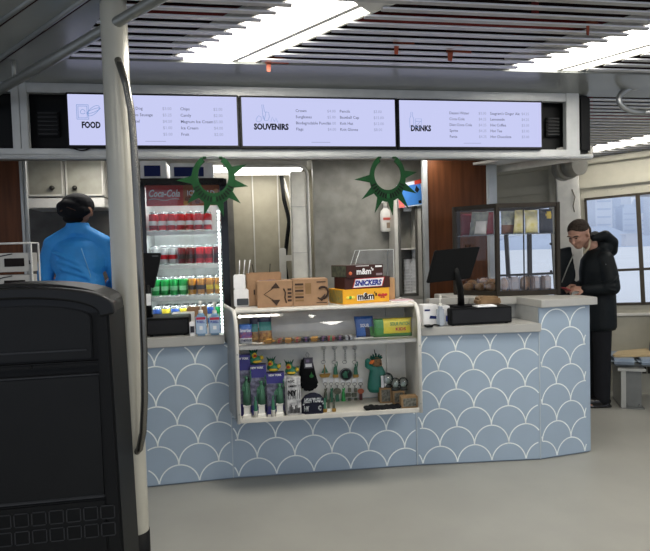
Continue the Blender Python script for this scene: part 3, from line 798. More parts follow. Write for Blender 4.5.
# boxes on top of the fridge
for i, (x0, x1, y0, y1, lab, tx) in enumerate(((140, 166, 161, 176, 'white carton with dark blue label on the fridge, left', 'SNAPPLE'), (170, 213, 163, 177, 'white carton with plain blue label on the fridge, behind the green crown', ''))):
    a0, a1, z0, z1 = rk(x0, y0, x1, y1, v + .05); W_ = a1 - a0
    t = thing('carton', lab, 'box', ((a0 + a1) / 2, v + .05, zt)); h = min(z1, hb + .2) - zt
    b = B(); b.bx(-W_ / 2, W_ / 2, 0, .3, 0, h, 0, .004); b.build('box', print_w, t)
    b = B(); b.bx(-W_ / 2 + .03, W_ * .28, -.002, 0, h * .15, h * .75, 0)
    b.build('label', [mat('navy', '#1e2a5e', .5), print_w], t)

# ================================================================== CROWNS
def crown(cx, cy, tips, label, rin, rout, s):
    c = pk(cx, cy, -.045); t = thing('foam_crown', label, 'crown', (c.x, -.045, c.z))
    b = B(); n = 40; a0, a1 = R(121), R(419)
    ri, ro = rin, rout
    inn = []; out = []
    for k in range(n + 1):
        a = a0 + (a1 - a0) * k / n
        inn.append((ri[0] * math.cos(a), ri[1] * math.sin(a))); out.append((ro[0] * math.cos(a), ro[1] * math.sin(a) - .02))
    b.prism(out + inn[::-1], -.006, .006, 0)
    for tx, ty in tips:
        p = pk(tx, ty, -.045); dx, dz = p.x - c.x, p.z - c.z; a = math.atan2((dz + .02) / ro[1], dx / ro[0])
        e = [(ro[0] * .97 * math.cos(a + q), ro[1] * .97 * math.sin(a + q) - .02) for q in (-.17, .17)]
        b.prism([e[0], (dx, dz), e[1]], -.006, .006, 0)
    b.build('ring_and_spikes', green, t)
    b = B()
    for k in range(15):
        if k == 7: continue
        a = R(205) + k * R(130) / 14
        rm = ((ri[0] + ro[0]) / 2, (ri[1] + ro[1]) / 2)
        T = Matrix.Translation((rm[0] * math.cos(a), -.0075, rm[1] * math.sin(a) - .012)) @ Matrix.Rotation(-a, 4, 'Y')
        b.box((0, 0, 0), (.034, .003, .0105), 0, T=T)
    b.build('printed_slots', mat('slot_dark', '#08140b', .7), t)
    b = B(); b.box((0, -.008, -(ri[1] + ro[1]) / 2 - .012), (.02, .004, .03), 0, .004); b.build('badge', mat('badge_green', '#164d27', .6), t)
    b = B()
    for s_ in (-1, 1):
        xx = s_ * .052; zz = ro[1] * .87 - .03; b.bx(xx - .012, xx + .012, -.006, .02, zz, hb - .005 - c.z, 0, .002)
    b.build('hanging_tab', green, t)
s = 142.
crown(213.3, 176.3, [(170 + x / 7.22, 150 + y / 7.22) for x, y in ((40, 220), (125, 385), (245, 475), (390, 485), (510, 385), (562, 262), (550, 105))], 'green foam crown hanging from the header in front of the fridge', (13.6 / s, 15.3 / s), (19.5 / s, 23.3 / s), s)
s = 137.
crown(387.5, 174.8, [(345 + x / 7.875, 150 + y / 7.875) for x, y in ((75, 232), (130, 390), (235, 495), (375, 515), (500, 460), (560, 340), (565, 175))], 'green foam crown hanging from the header over the grey laminate wall', (12.7 / s, 14 / s), (17.2 / s, 22.3 / s), s)

# ================================================================== SOUVENIR DISPLAY CASE
VF, VBK = -.20, .13
KM0, KI0, TH0 = KM.copy(), KI.copy(), TH
_p = pk(235, 365, -.2); _w = k2w(_p); TH = TH0 - .052       # the case sits a little less turned than the header
KM = Matrix.Translation((_w.x, _w.y, 0)) @ Matrix.Rotation(TH, 4, 'Z') @ Matrix.Translation((-_p.x, -_p.y, 0)); KI = KM.inverted()
f0, f1 = pk(235.5, 365, VF).x, pk(421.5, 360, VF).x
zb0, zt0 = (pk(240, 424, VF).z + pk(420, 412, VF).z) / 2, 1.196
zs = pk(325, 342, VF + .03).z
dc = thing('display_case', 'white souvenir display case with clear sloping front in the counter', 'display case', (f0, VF, zb0))
W = f1 - f0; H = zt0 - zb0; DV = VBK - VF; TK = .022
b = B(); b.bx(0, W, 0, DV + .02, 0, .022, 0, .005); b.bx(0, W, -.004, .006, 0, .032, 0, .004); b.build('bottom', offw, dc)
b = B(); b.bx(.02, W - .02, DV, DV + .02, .03, H - .02, 0); b.bx(W - .16, W - .15, DV - .02, DV, .03, H - .02, 0); b.build('back_panel', mat('case_back', '#e4e2db', .5), dc)
b = B(); b.bx(.02, W - .02, .02, DV, zs - zb0 - .026, zs - zb0, 0, .004); b.build('shelf', white, dc)
b = B(); b.bx(-.0, W + .0, .07, .50, H - .022, H, 0, .005); b.build('top', white, dc)
prof = [(0, 0), (0, H * .80)] + [(.10 - .10 * math.cos(a * PI / 16), H * .80 + (H * .195) * math.sin(a * PI / 16)) for a in range(1, 9)] + [(.50, H * .995), (.50, H * .45), (DV + .02, H * .45), (DV + .02, 0)]
for i, (x, sk) in enumerate(((0, -.10), (W - TK, 0))):
    b = B(); b.prism(prof, x, x + TK, 0, 'yz')
    # rounded front lip in lighter plastic
    b.tube([(x + TK / 2, y, z) for y, z in prof[:11]], .013, 1, 8)
    o = b.build('side_panel', [greyf if i == 0 else mat('case_side', '#bcbab3', .5), white], dc)
    if sk:
        for vtx in o.data.vertices: vtx.co.x += sk * max(0, vtx.co.y) / .5
b = B(); g = prof[1:10]
for (y0_, z0_), (y1_, z1_) in zip(g, g[1:]): b.face([(TK, y0_ + .004, z0_), (W - TK, y0_ + .004, z0_), (W - TK, y1_ + .004, z1_), (TK, y1_ + .004, z1_)])
b.face([(TK, .004, zs - zb0 - .0), (W - TK, .004, zs - zb0 - .0), (W - TK, .004, prof[1][1]), (TK, .004, prof[1][1])])
b.build('clear_front', clear, dc)
b = B()
for x in (.012, W - .012):
    for z in (.06, H * .62): b.cyl((x, -.012, z), (x, -.006, z), .006, .006, 0, 8)
b.build('screws', steel, dc)
def dk(px, py, v): return pk(px, py, v)
zfl = zb0 + .023
# --- candy bags
def bag(label, rect, v, cols, bumps=0, lean=0, name='candy_bag', group=None, txt=None, z0=None, th=.035, cat='bag', tc=0):
    u0, u1, a, z1 = rk(*rect, v); z0 = a if z0 is None else z0
    w, h = u1 - u0, z1 - z0
    t = thing(name, label, cat, ((u0 + u1) / 2, v, z0), 0, group)
    b = B(); nx, nz = 12, 10
    G = {}
    for s in (-1, 1):
        for i in range(nx + 1):
            for j in range(nz + 1):
                x = -w / 2 + w * i / nx; z = h * j / nz
                e = min(1, 4 * min(i / nx, 1 - i / nx)) ** .5 * min(1, 5 * min(j / nz, 1 - j / nz)) ** .5
                y = s * (th / 2) * e * (.85 + .15 * math.sin(i * 2.1 + j * 1.7))
                G[s, i, j] = b.bm.verts.new((x * (1 - .03 * math.sin(j / nz * PI)) + lean * z, y + .02 * z, z))
    for s in (-1, 1):
        for i in range(nx):
            for j in range(nz):
                q = [G[s, i, j], G[s, i + 1, j], G[s, i + 1, j + 1], G[s, i, j + 1]]
                f = b.bm.faces.new(q if s < 0 else q[::-1]); f.smooth = True
                f.material_index = cols(i / nx, j / nz, s) if callable(cols) else cols
    bmesh.ops.remove_doubles(b.bm, verts=b.bm.verts, dist=.0004)
    b.build('packet', BM, t)
    if txt:
        b = B()
        for (s_, sz, fx, fz, mi, wd) in txt: b.text(s_, sz, -w / 2 + w * fx + lean * h * fz, h * fz, -th / 2 - .004 + .02 * h * fz, mi, width=wd, bold=.001)
        b.build('lettering', BM, t)
    return t
BM = [mat('bag_navy', '#23244a', .3), mat('bag_teal', '#2f8f86', .3), mat('bag_gold', '#b4904a', .4, c2='#7c4a22', scale=60), mat('bag_yellow', '#e0cf2a', .3), mat('bag_green', '#3f8a3b', .3), mat('bag_blue', '#2a5fae', .3), mat('bag_white', '#d9dce2', .3), mat('bag_pink', '#a8506a', .4, c2='#4b4d9a', scale=40), mat('bag_red', '#b3302c', .35), mat('bag_dark', '#2c2230', .4), mat('bag_orange', '#c9922f', .4)]
def cookie(x, z, s): return 0 if z > .6 else (1 if z > .36 and abs(x - .5) < .42 else (2 if z < .42 else 6))
vS = -.06
bag('blue and white sweets packet, leftmost on the upper display shelf', (239, 324, 252, 341), vS - .04, lambda x, z, s: 5 if z > .5 else (7 if z > .25 else 6), txt=[('Smarties', .03, .08, .62, 6, .07), ('mentos', .03, .1, .14, 0, .07)], z0=zs, th=.025)
bag('tilted navy and teal cookie bag beside the blue sweets packet', (249, 316, 262, 340), vS + .02, cookie, lean=.03, z0=zs + .002)
bag('upright navy and teal cookie bag, right of its tilted twin', (258, 313, 272, 340), vS, cookie, lean=-.02, z0=zs + .001)
bag('blue bag of sour sweets slumped on the upper shelf', (356, 316, 375, 336), vS + .02, lambda x, z, s: 5 if z > .45 or x < .5 else (4 if x > .7 else 9), lean=-.1, z0=zs, txt=[('SOUR', .03, .25, .5, 6, .06)])
bag('green and yellow bag of sour gummies lying at the right of the upper shelf', (373, 318, 412, 336), vS - .02, lambda x, z, s: 4 if x < .25 or z < .12 else 3, z0=zs, th=.045, txt=[('SOUR PATCH', .032, .42, .62, 4, .13), ('KIDS', .028, .55, .35, 8, .07)])
cc = [(268, 10, 'clear sweets tube'), (279, 2, 'gold wrapped candy bar'), (288, 10, 'yellow candy bar'), (297, 2, 'tan candy bar'), (306, 9, 'dark candy bar'), (314, 10, 'orange candy bar'), (323, 9, 'purple black candy bar'), (331, 8, 'red candy bar'), (340, 9, 'dark red candy bar'), (349, 6, 'white tipped candy bar')]
for i, (px, mi, nm) in enumerate(cc):
    p = pk(px, 336, vS - .07)
    b = B(); b.box((0, .03, .011), (.058, .10, .02), 0, .009); b.box((0, .03, .011), (.03, .103, .021), 1, .009)
    for s in (-1, 1): b.bx(s * .029 - .006, s * .029 + .006, .0, .06, .008, .012, 0)
    o = kmesh(b.build('candy_bar', [BM[mi], BM[(mi * 3 + 2) % 11]]), (p.x, vS - .07, zs + .001), random.uniform(-.2, .2))
    tag(o, '%s lying on the upper shelf, %s' % (nm, ['beside the cookie bags', 'second from the cookie bags', 'third from the cookie bags', 'fourth from the cookie bags', 'left of the shelf\'s middle', 'at the shelf\'s middle', 'right of the shelf\'s middle', 'third from the blue bag', 'second from the blue bag', 'right beside the blue bag'][i]), 'candy', 'flat candy bars on the upper shelf')

# --- boxed statuettes
purple = mat('box_purple', '#3d3a86', .45); stone = mat('pedestal_white', '#d6d4cc', .6)
BOXT = []
def statuette(px, pyb, pyt, label, v, hs):
    p = pk(px, pyb, v); t = thing('boxed_statuette', label, 'figurine', (p.x, v, zfl)); h = pk(px, pyt, v).z - zfl; BOXT.append((p.x, zfl + h))
    b = B(); w = .118 if px > 250 else .10
    b.bx(-w / 2, w / 2, .03, .09, 0, h, 0); b.bx(-w / 2, -w / 2 + .004, -.03, .03, .0, h * .8, 1); b.bx(w / 2 - .004, w / 2, -.03, .03, .0, h * .8, 1)
    b.bx(-w / 2, w / 2, .026, .03, h * .2, h * .75, 2)
    b.text('NEW YORK', .018, -.042, h * .93, .028, 3, width=.084, bold=.001)
    b.build('box', [purple, clear, mat('box_photo', '#4b4a62', .5, c2='#8a8aa0', scale=40), print_w], t)
    b = B(); b.lathe([(0, 0), (.036, 0), (.036, .02), (.028, .026), (.026, .07), (.031, .075), (.031, .085), (0, .085)], n=4, T=Matrix.Rotation(PI / 4, 4, 'Z') @ Matrix.Diagonal((1.1, .9, 1, 1)))
    for f in b.bm.faces: f.smooth = False
    o = b.build('pedestal', stone, t); o.location = (.024, -.008, 0)
    b = B(); z = .083; H_ = hs
    b.lathe([(0, z), (.026, z), (.024, z + H_ * .3), (.019, z + H_ * .55), (.021, z + H_ * .68), (.010, z + H_ * .76), (.011, z + H_ * .80)], n=14)
    for k in range(7): a = k * .9; b.tube([(.024 * math.cos(a), .024 * math.sin(a), z), (.018 * math.cos(a + .3), .018 * math.sin(a + .3), z + H_ * .6)], .004, 0, 6)
    b.sph((0, 0, z + H_ * .84), (.011, .012, .014))
    for k in range(7): a = PI * (k + .5) / 7; b.cyl((.008 * math.cos(a), 0, z + H_ * .88), (.022 * math.cos(a), 0, z + H_ * .88 + .018 * math.sin(a)), .003, .0005, 0, 6)
    b.tube([(.018, 0, z + H_ * .68), (.028, -.004, z + H_ * .84), (.027, -.004, z + H_ * 1.0)], [.007, .005, .004], 0, 8); b.lathe([(0, 0), (.007, .006), (.004, .012), (.002, .025), (0, .03)], (.027, -.004, z + H_), 8)
    b.tube([(-.018, 0, z + H_ * .66), (-.026, -.012, z + H_ * .52), (-.018, -.02, z + H_ * .5)], .006, 0, 8); b.box((-.02, -.022, z + H_ * .53), (.016, .008, .026), 0, .002)
    o = b.build('statue', mat('statue_dull', '#33604a', .6, var=.15), t); o.location = (.024, -.008, 0)
    return t
statuette(244, 419, 356, 'tall green statue figurine in a purple box, leftmost in the display', -.145, .20)
statuette(258.5, 417, 366, 'green statue figurine in a purple box, middle of the three', -.145, .16)
statuette(276.5, 416, 374, 'green statue figurine in a purple box, rightmost and shortest of the three', -.145, .13)
for px, lab in ((256, 'tiny white and green statue between the left and middle boxed figurines'), (273.5, 'tiny white and green statue between the middle and right boxed figurines')):
    p = pk(px, 417, -.175); b = B()
    b.lathe([(0, 0), (.015, 0), (.013, .04), (.016, .045), (0, .045)], n=4, mi=0)
    b.lathe([(.012, .045), (.009, .10), (.004, .118), (.006, .13), (0, .14)], n=10, mi=1); b.tube([(.007, 0, .11), (.013, 0, .14), (.012, 0, .16)], .003, 1, 6)
    tag(kmesh(b.build('mini_statue', [stone, teal]), (p.x, -.172, zfl)), lab, 'figurine', 'tiny statues between the boxed figurines')

# --- rubber ducks with crowns
def duckmesh():
    b = B(); b.sph((0, 0, .03), (.042, .034, .03)); b.sph((-.012, -.006, .068), .024); b.cyl((.03, 0, .035), (.052, 0, .058), .014, .003); b.sph((.005, -.03, .036), (.024, .01, .016)); b.sph((.005, .03, .036), (.024, .01, .016))
    return b
_pb = pk(291, 374, -.03)
SP = BOXT[1:] + [(_pb.x, _pb.z)]
for i, (lab, turn) in enumerate((('crowned green duck, highest and leftmost of the three', .3), ('crowned green duck in the middle of the three', -.2), ('crowned green duck, rightmost beside the black knit hat', -.2))):
    p = Vector((SP[i][0] + (-.01 if i < 2 else 0), 0, SP[i][1] + .001)); v = -.085 if i < 2 else -.07
    t = thing('rubber_duck', lab, 'duck', (p.x, v, p.z), turn, 'crowned ducks in the display')
    me = blob(duckmesh(), .0035, 3)
    mobj('body', me, mat('duck_green', '#2e8060', .35), t)
    b = B(); b.sph((-.012, -.028, .062), (.017, .01, .019), 0); b.sph((.005, -.032, .022), (.03, .012, .010), 0); b.sph((.04, -.012, .04), (.014, .012, .014), 0); b.build('yellow_face_and_wing', mat('duck_yellow', '#d6b32c', .4), t)
    b = B(); b.sph((-.012, -.042, .060), (.013, .014, .005), 0); b.sph((-.012, -.040, .066), (.010, .011, .005), 0); b.build('beak', mat('beak_red', '#b5321f', .4), t)
    b = B()
    for s in (-1, 1): b.sph((-.012 + s * .010, -.033, .074), .003, 0, 8)
    b.build('eyes', print_k, t)
    b = B(); b.lathe([(.023, .078), (.024, .086), (.02, .086), (.019, .078)], (-.012, -.006, 0), 16)
    for k in range(7): a = R(180 + k * 30); b.cyl((-.012 + .02 * math.cos(a), -.006 + .02 * math.sin(a), .084), (-.012 + .034 * math.cos(a), -.006 + .034 * math.sin(a), .108), .004, .0005, 0, 6)
    b.build('crown', mat('duck_crown', '#1f5a44', .5), t)
    # little perch so the duck stands on something
# plain boxes the ducks stand on
a0, a1 = pk(283.5, 395, -.075).x, pk(299, 395, -.075).x
b = B(); b.bx(0, a1 - a0, 0, .09, 0, _pb.z - zfl, 0, .003)
tag(kmesh(b.build('carton', print_w), (a0, -.115, zfl)), 'white carton under the rightmost duck, behind the patterned box', 'box')

# --- black and white souvenir box
u0, u1, a, z1 = rk(287, 377, 301, 416, -.165); w = u1 - u0; h = z1 - zfl
t = thing('souvenir_box', 'narrow black and white city print box beside the black cap', 'box', ((u0 + u1) / 2, -.165, zfl))
b = B(); b.bx(-w / 2, w / 2, 0, .04, 0, h, 0, .003); b.build('box', mat('bw_print', '#d4d4d2', .5, c2='#77777a', scale=30), t)
b = B()
b.text('NY', .045, -w * .42, h * .52, -.003, 0, bold=.003, width=w * .62); b.text('NYC', .02, -w * .4, h * .86, -.003, 0, bold=.001); 
for k in range(9): hh = .02 + .035 * abs(math.sin(k * 2.3)); b.bx(-w * .44 + k * w * .098, -w * .44 + k * w * .098 + w * .07, -.002, 0, .012, .012 + hh, 0)
for k in range(6): b.tube([(-w * .4 + k * .014, -.001, h * .42), (-w * .36 + k * .014, -.001, h * .66)], .0015, 0, 4)
b.text('LIBERTY', .015, -w * .4, h * .74, -.003, 0, bold=.001)
b.build('print', print_k, t)

# --- knit hat hanging, and gloves
wool = mat('black_wool', '#17181a', .95, bump=.6, bscale=160)
p = pk(308, 378, .08)
t = thing('knit_hat', 'black knit hat with small green statue motif hanging on the back', 'hat', (p.x, .07, pk(308, 391, .07).z))
h = pk(308, 358, .07).z - pk(308, 391, .07).z; w = pk(317.5, 378, .07).x - pk(297.5, 378, .07).x
b = B(); b.prism([(-w * .30, h), (w * .22, h), (w * .40, h * .45), (w * .52, h * .2), (w * .3, h * .04), (-w * .05, 0), (-w * .32, h * .06), (-w * .44, h * .3), (-w * .4, h * .7)], -.03, .03, 0, bev=.012); b.build('hat', wool, t)
b = B(); b.sph((w * .15, -.033, h * .48), (.016, .003, .012), 0, 10); b.prism([(w * .10, h * .5), (w * .15, h * .62), (w * .2, h * .5)], -.036, -.033); b.build('green_motif', mat('motif_green', '#2f7a3c', .7), t)
b = B(); b.bx(-w * .2, w * .24, -.036, -.032, h * .72, h * 1.04, 0); b.bx(-w * .14, w * .18, -.038, -.036, h * .76, h * .86, 1); b.bx(-w * .1, w * .06, -.038, -.036, h * .9, h * .98, 2); b.build('card_tag', [mat('tag_dark', '#4a4652', .5), print_w, mat('tag_violet', '#7b6c8a', .5)], t)
b = B(); b.tube([(0, -.02, h * 1.0), (-.012, -.0, h * 1.1), (0, .03, h * 1.15), (.012, 0, h * 1.1), (0, -.02, h * 1.0)], .002, 0, 6); b.build('hook', steel, t)
# --- black cap with patterned lettering
u0, u1, a, z1 = rk(300, 393, 326, 416, -.13); w = u1 - u0; h = z1 - zfl
t = thing('baseball_cap', 'black cap with white patterned lettering standing in the display', 'hat', ((u0 + u1) / 2, -.118, zfl))
b = B(); b.lathe([(w * .5, 0), (w * .5, h * .35), (w * .44, h * .65), (w * .3, h * .88), (w * .1, h * .99), (0, h)], n=24, T=Matrix.Diagonal((1, .55, 1, 1))); b.build('crown', mat('cap_black', '#1a1c2a', .85), t)
b = B(); b.lathe([(0, .006), (w * .34, .004), (w * .36, 0), (0, 0)], n=20, T=Matrix.Translation((0, -w * .25, .004)) @ Matrix.Rotation(.25, 4, 'X') @ Matrix.Diagonal((1, .45, 1, 1))); b.build('peak', mat('cap_black', '#1a1c2a'), t)
b = B(); pat = mat('letters_pattern', '#c9c9cc', .7, c2='#4a5a58', scale=90)
b.text('NEW YORK', .036, -w * .34, h * .6, -w * .275, 0, width=w * .68, bold=.003); b.text('NY', .04, -w * .36, h * .18, -w * .29, 0, width=w * .2, bold=.003); b.text('C', .04, w * .18, h * .18, -w * .285, 0, width=w * .12, bold=.003)
for k in range(9): a = PI * (k + .5) / 9; b.bx(-w * .38 * math.cos(a) - .006, -w * .38 * math.cos(a) + .006, -w * .28, -w * .27, h * (.42 + .3 * math.sin(a)), h * (.5 + .3 * math.sin(a)), 0)
b.build('lettering', pat, t)

# --- hanging ornaments (upper row) on suction hooks
gold = mat('old_gold', '#9c7a3a', .35, .6); pewter = mat('pewter', '#6d6a5c', .4, .6, c2='#3b4a3c', scale=60); ringm = mat('key_ring', '#8d8d8a', .25, .9)
def hook(b, z):
    b.lathe([(0, -.004), (.012, -.004), (.014, 0), (0, .002)], n=12, mi=0, T=Matrix.Translation((0, .012, z)) @ Matrix.Rotation(PI / 2, 4, 'X'))
    b.tube([(0, .008, z), (0, -.012, z - .006), (0, -.016, z + .004)], .002, 0, 6)
orn = [(323.7, 'gold sailing boat ornament', 'boat'), (334.5, 'green and gold statue ornament, left of the round one', 'statue'), (345, 'round black ornament with green statue relief', 'disc'), (354.7, 'green and gold statue ornament, right of the round one', 'statue')]
for px, lab, kd in orn:
    p = pk(px, 348, VBK - .02); zc_ = pk(px, 371, VBK - .02).z - p.z
    t = thing('keychain', lab + ', hanging in the upper row', 'ornament', (p.x, VBK - .025, p.z), 0, 'ornaments on suction hooks'); t.scale = (1.18, 1, 1.12)
    b = B(); hook(b, 0); b.build('suction_hook', mat('hook_clear', '#c6c6c4', .15), t)
    b = B()
    for k in range(6): z = -.014 - k * .012; b.tube([(.004 * math.cos(a), .004 * math.sin(a) * (k % 2), z + .007 * math.sin(a)) for a in [j * PI / 4 for j in range(9)]], .0012, 0, 4)
    b.tube([(.013 * math.cos(a) - .006, -.004, zc_ + .075 + .010 * math.sin(a)) for a in [j * PI / 5 for j in range(11)]], .0015, 0, 5)
    b.build('chain', ringm, t)
    b = B(); y = -.01
    if kd == 'boat':
        b.prism([(-.034, zc_), (.034, zc_ + .004), (.024, zc_ - .02), (-.024, zc_ - .02)], y - .008, y + .008, 0, bev=.003); b.tube([(0, y, zc_), (0, y, zc_ + .06)], .003); b.prism([(.004, zc_ + .006), (.022, zc_ + .01), (.004, zc_ + .05)], y - .002, y + .002, 1); b.prism([(-.004, zc_ + .006), (-.02, zc_ + .008), (-.004, zc_ + .04)], y - .002, y + .002, 1)
    elif kd == 'disc':
        b.cyl((0, y + .006, zc_), (0, y - .006, zc_), .038, .038, 2, 28); b.lathe([(.034, 0), (.038, .003), (.034, .004)], n=28, mi=3, T=Matrix.Translation((0, y - .006, zc_)) @ Matrix.Rotation(PI / 2, 4, 'X'))
        b.lathe([(0, -.022), (.014, -.022), (.008, .008), (.006, .02), (0, .022)], n=10, mi=1, T=Matrix.Translation((-.003, y - .008, zc_)) @ Matrix.Diagonal((1, .3, 1, 1))); b.tube([(.006, y - .008, zc_ + .006), (.016, y - .008, zc_ + .022)], .004, 1, 6); b.sph((-.014, y - .008, zc_), (.008, .003, .012), 1, 8)
    else:
        b.box((0, y, zc_ - .01), (.034, .014, .022), 0, .003); b.lathe([(.014, zc_), (.01, zc_ + .04), (.004, zc_ + .05), (.006, zc_ + .06), (0, zc_ + .065)], (0, y, 0), 10, 1); b.tube([(.007, y, zc_ + .04), (.012, y, zc_ + .06), (.011, y, zc_ + .078)], .003, 1, 6)
    b.build('charm', [gold, teal, print_k, steel], t)
for i, px in enumerate((325, 330.8, 336.8, 342.8, 348.4, 354.4, 360.3)):
    p = pk(px, 381, VBK - .02); t = thing('keychain', ['torch keychain at the left end of the lower row', 'statue keychain second in the lower row', 'dark medallion keychain third in the lower row', 'bright green statue keychain in the middle of the lower row', 'letter keychain fifth in the lower row', 'jointed letter keychain sixth in the lower row', 'copper and red keychain at the right end of the lower row'][i], 'keychain', (p.x, VBK - .025, p.z), 0, 'keychains in the lower row'); t.scale = (1.25, 1, 1.0)
    b = B(); b.box((0, .005, .004), (.026, .004, .030), 0, .001); b.build('header_card', print_w, t)
    b = B(); b.tube([(.011 * math.cos(a), -.002, -.02 + .011 * math.sin(a)) for a in [j * PI / 6 for j in range(13)]], .0018, 0, 6); b.tube([(0, -.002, -.03), (.001, -.002, -.045)], .003, 0, 6); b.build('split_ring', ringm, t)
    b = B(); z = -.05; L = .15 + .02 * ((i * 3) % 3)
    m = [0, 1, 0, 2, 0, 0, 3][i]
    if i in (0, 1, 3): b.lathe([(0, 0), (.006, -.002), (.004, -.018), (.008, -.03), (.015, -L * .8), (.017, -L), (0, -L)], (0, -.002, z), 8, m); b.tube([(.004, -.002, z - .02), (.010, -.002, z + .004)], .003, m, 6)
    elif i == 2: b.cyl((0, -.008, z - .02), (0, .004, z - .02), .022, .022, 0, 16); b.prism([(-.008, z - .035), (.008, z - .035), (.012, z - L), (-.012, z - L)], -.006, .004, 1)
    elif i == 6: b.cyl((0, -.008, z - .02), (0, .004, z - .02), .018, .018, 3, 14); b.box((0, -.002, z - .08), (.018, .008, .10), 4, .003)
    else:
        for k in range(4): b.box((.004 * (-1) ** k, -.002, z - .012 - k * .034), (.028 if k % 2 else .018, .010, .028), m, .002)
    b.build('charm', [pewter, teal, mat('bright_green', '#2f9a4a', .4), mat('copper', '#a85a3c', .4, .3), mat('maroon', '#5a3436', .5)], t)
# row of small statuettes at the front right of the cap
for i, px in enumerate((319, 325, 329, 334)):
    p = pk(px, 413, -.14); b = B(); b.box((0, 0, .012), (.026, .022, .024), 0, .003)
    h = .06 + .01 * (i % 2); b.lathe([(.01, .024), (.008, .024 + h * .6), (.004, .024 + h * .8), (.006, .024 + h * .9), (0, .024 + h)], n=10, mi=1); b.tube([(.006, 0, .024 + h * .6), (.012, 0, .024 + h), (.011, 0, .03 + h * 1.1)], .0025, 1, 6)
    tag(kmesh(b.build('mini_statue', [gold if i % 2 else stone, pewter if i > 1 else teal]), (p.x, -.14, zfl)), ['tiny statue on white base right behind the black cap', 'tiny green statue on gold base beside the black cap', 'tiny dark statue on white base, third right of the cap', 'tiny dark statue on gold base, fourth right of the cap'][i], 'figurine', 'tiny statues right of the cap')

# --- plush bear in statue dress
p = pk(376, 392, .06); z1 = pk(376, 351, .06).z; h = z1 - p.z
t = thing('plush_bear', 'brown plush bear in green gown and spiked crown, hung on the back', 'plush toy', (p.x, .05, p.z))
s = h / .30
def S(*a): return tuple(x * s for x in a)
gown = mat('gown_green', '#1f6e60', .4, bump=.2, bscale=30)
b = B(); b.lathe([(0, 0), (.05 * s, .004 * s), (.066 * s, .03 * s), (.062 * s, .08 * s), (.05 * s, .14 * s), (.036 * s, .19 * s), (.02 * s, .205 * s), (0, .21 * s)], n=20, T=Matrix.Diagonal((1, .7, 1, 1)))
chain(b, [S(-.03, 0, .18), S(-.062, -.01, .20), S(-.06, -.02, .235)], [.022 * s, .02 * s, .022 * s]); chain(b, [S(.03, 0, .18), S(.05, -.02, .14), S(.045, -.03, .12)], [.022 * s, .02 * s, .018 * s])
mobj('gown', blob(b, .005, 3), gown, t)
b = B(); b.sph(S(.006, -.012, .225), (.038 * s, .036 * s, .036 * s)); b.sph(S(.020, -.042, .213), (.020 * s, .020 * s, .017 * s)); b.sph(S(-.018, 0, .25), .012 * s); b.sph(S(.03, 0, .25), .012 * s); b.sph(S(.05, -.035, .118), .013 * s); b.cyl(S(0, 0, .16), S(0, 0, .22), .015 * s)
mobj('body', blob(b, .005, 2), mat('bear_fur', '#8a6a48', .9, bump=.5, bscale=150), t)
b = B(); b.sph(S(.022, -.062, .218), .006 * s, 0, 8); b.sph(S(-.004, -.046, .236), .0035 * s, 0, 8); b.sph(S(.028, -.043, .237), .0035 * s, 0, 8); b.build('eyes_and_nose', print_k, t)
b = B(); b.lathe([(.034 * s, .238 * s), (.036 * s, .256 * s), (.030 * s, .256 * s)], (.003 * s, 0, 0), 18)
for k in range(7): a = R(0 + k * 30); b.cyl((.003 * s + .03 * s * math.cos(a), -.008 * s, .25 * s), (.003 * s + .046 * s * math.cos(a), -.008 * s, .25 * s + .03 * s * math.sin(a) + .006 * s), .011 * s, .004 * s, 0, 8)
b.build('crown', mat('crown_dark_green', '#174f42', .6), t)
b = B(); b.lathe([(0, 0), (.008 * s, .0), (.015 * s, .016 * s), (.013 * s, .028 * s), (.005 * s, .045 * s), (0, .05 * s)], n=12, T=Matrix.Translation(S(-.055, -.03, .222)) @ Matrix.Rotation(1.2, 4, 'Y')); b.build('torch_flame', orange if 0 else mat('flame_orange', '#e0702a', .5), t)
b = B(); b.box(S(.035, -.058, .09), (.020 * s, .008 * s, .085 * s), 0, .002); b.box(S(.058, -.058, .093), (.016 * s, .008 * s, .085 * s), 0, .002); b.build('white_tablet', print_w, t)
b = B(); b.tube([(0, 0, h * .9), (0, .03, h * 1.02)], .003, 0, 6); b.build('loop', print_k, t)

# --- brown boxes with globes
kraft = mat('kraft_box', '#8d7250', .8); kwin = mat('kraft_window', '#33332f', .3, c2='#77776d', scale=60)
gl = [(384, 392, 381, 407, -.02, 'left brown box carrying a dark glass globe'), (393, 405, 387, 407.5, -.06, 'middle brown box carrying two glass globes'), (401.5, 418, 395.5, 411, -.172, 'small windowed brown box at the front right corner')]
for i, (x0, x1, yt, yb, v, lab) in enumerate(gl):
    a0, a1 = pk(x0 - (4 if i == 0 else 0), 400, v).x, pk(x1, 400, v).x; z1 = pk((x0 + x1) / 2, yt + 4, v).z; w = a1 - a0; h = z1 - zfl
    if i == 0: h = pk(386, 388, v).z - zfl
    if i == 2: h = pk(410, 396.5, v).z - zfl
    t = thing('souvenir_box', lab, 'box', ((a0 + a1) / 2, v, zfl)); dp = .075 if i < 2 else .06
    b = B(); b.bx(-w / 2, w / 2, 0, dp, 0, h, 0, .003); b.build('box', kraft, t)
    b = B(); f = .012
    b.bx(-w / 2 + f, w / 2 - f, -.002, 0, f, h - f, 0); b.build('window', kwin, t)
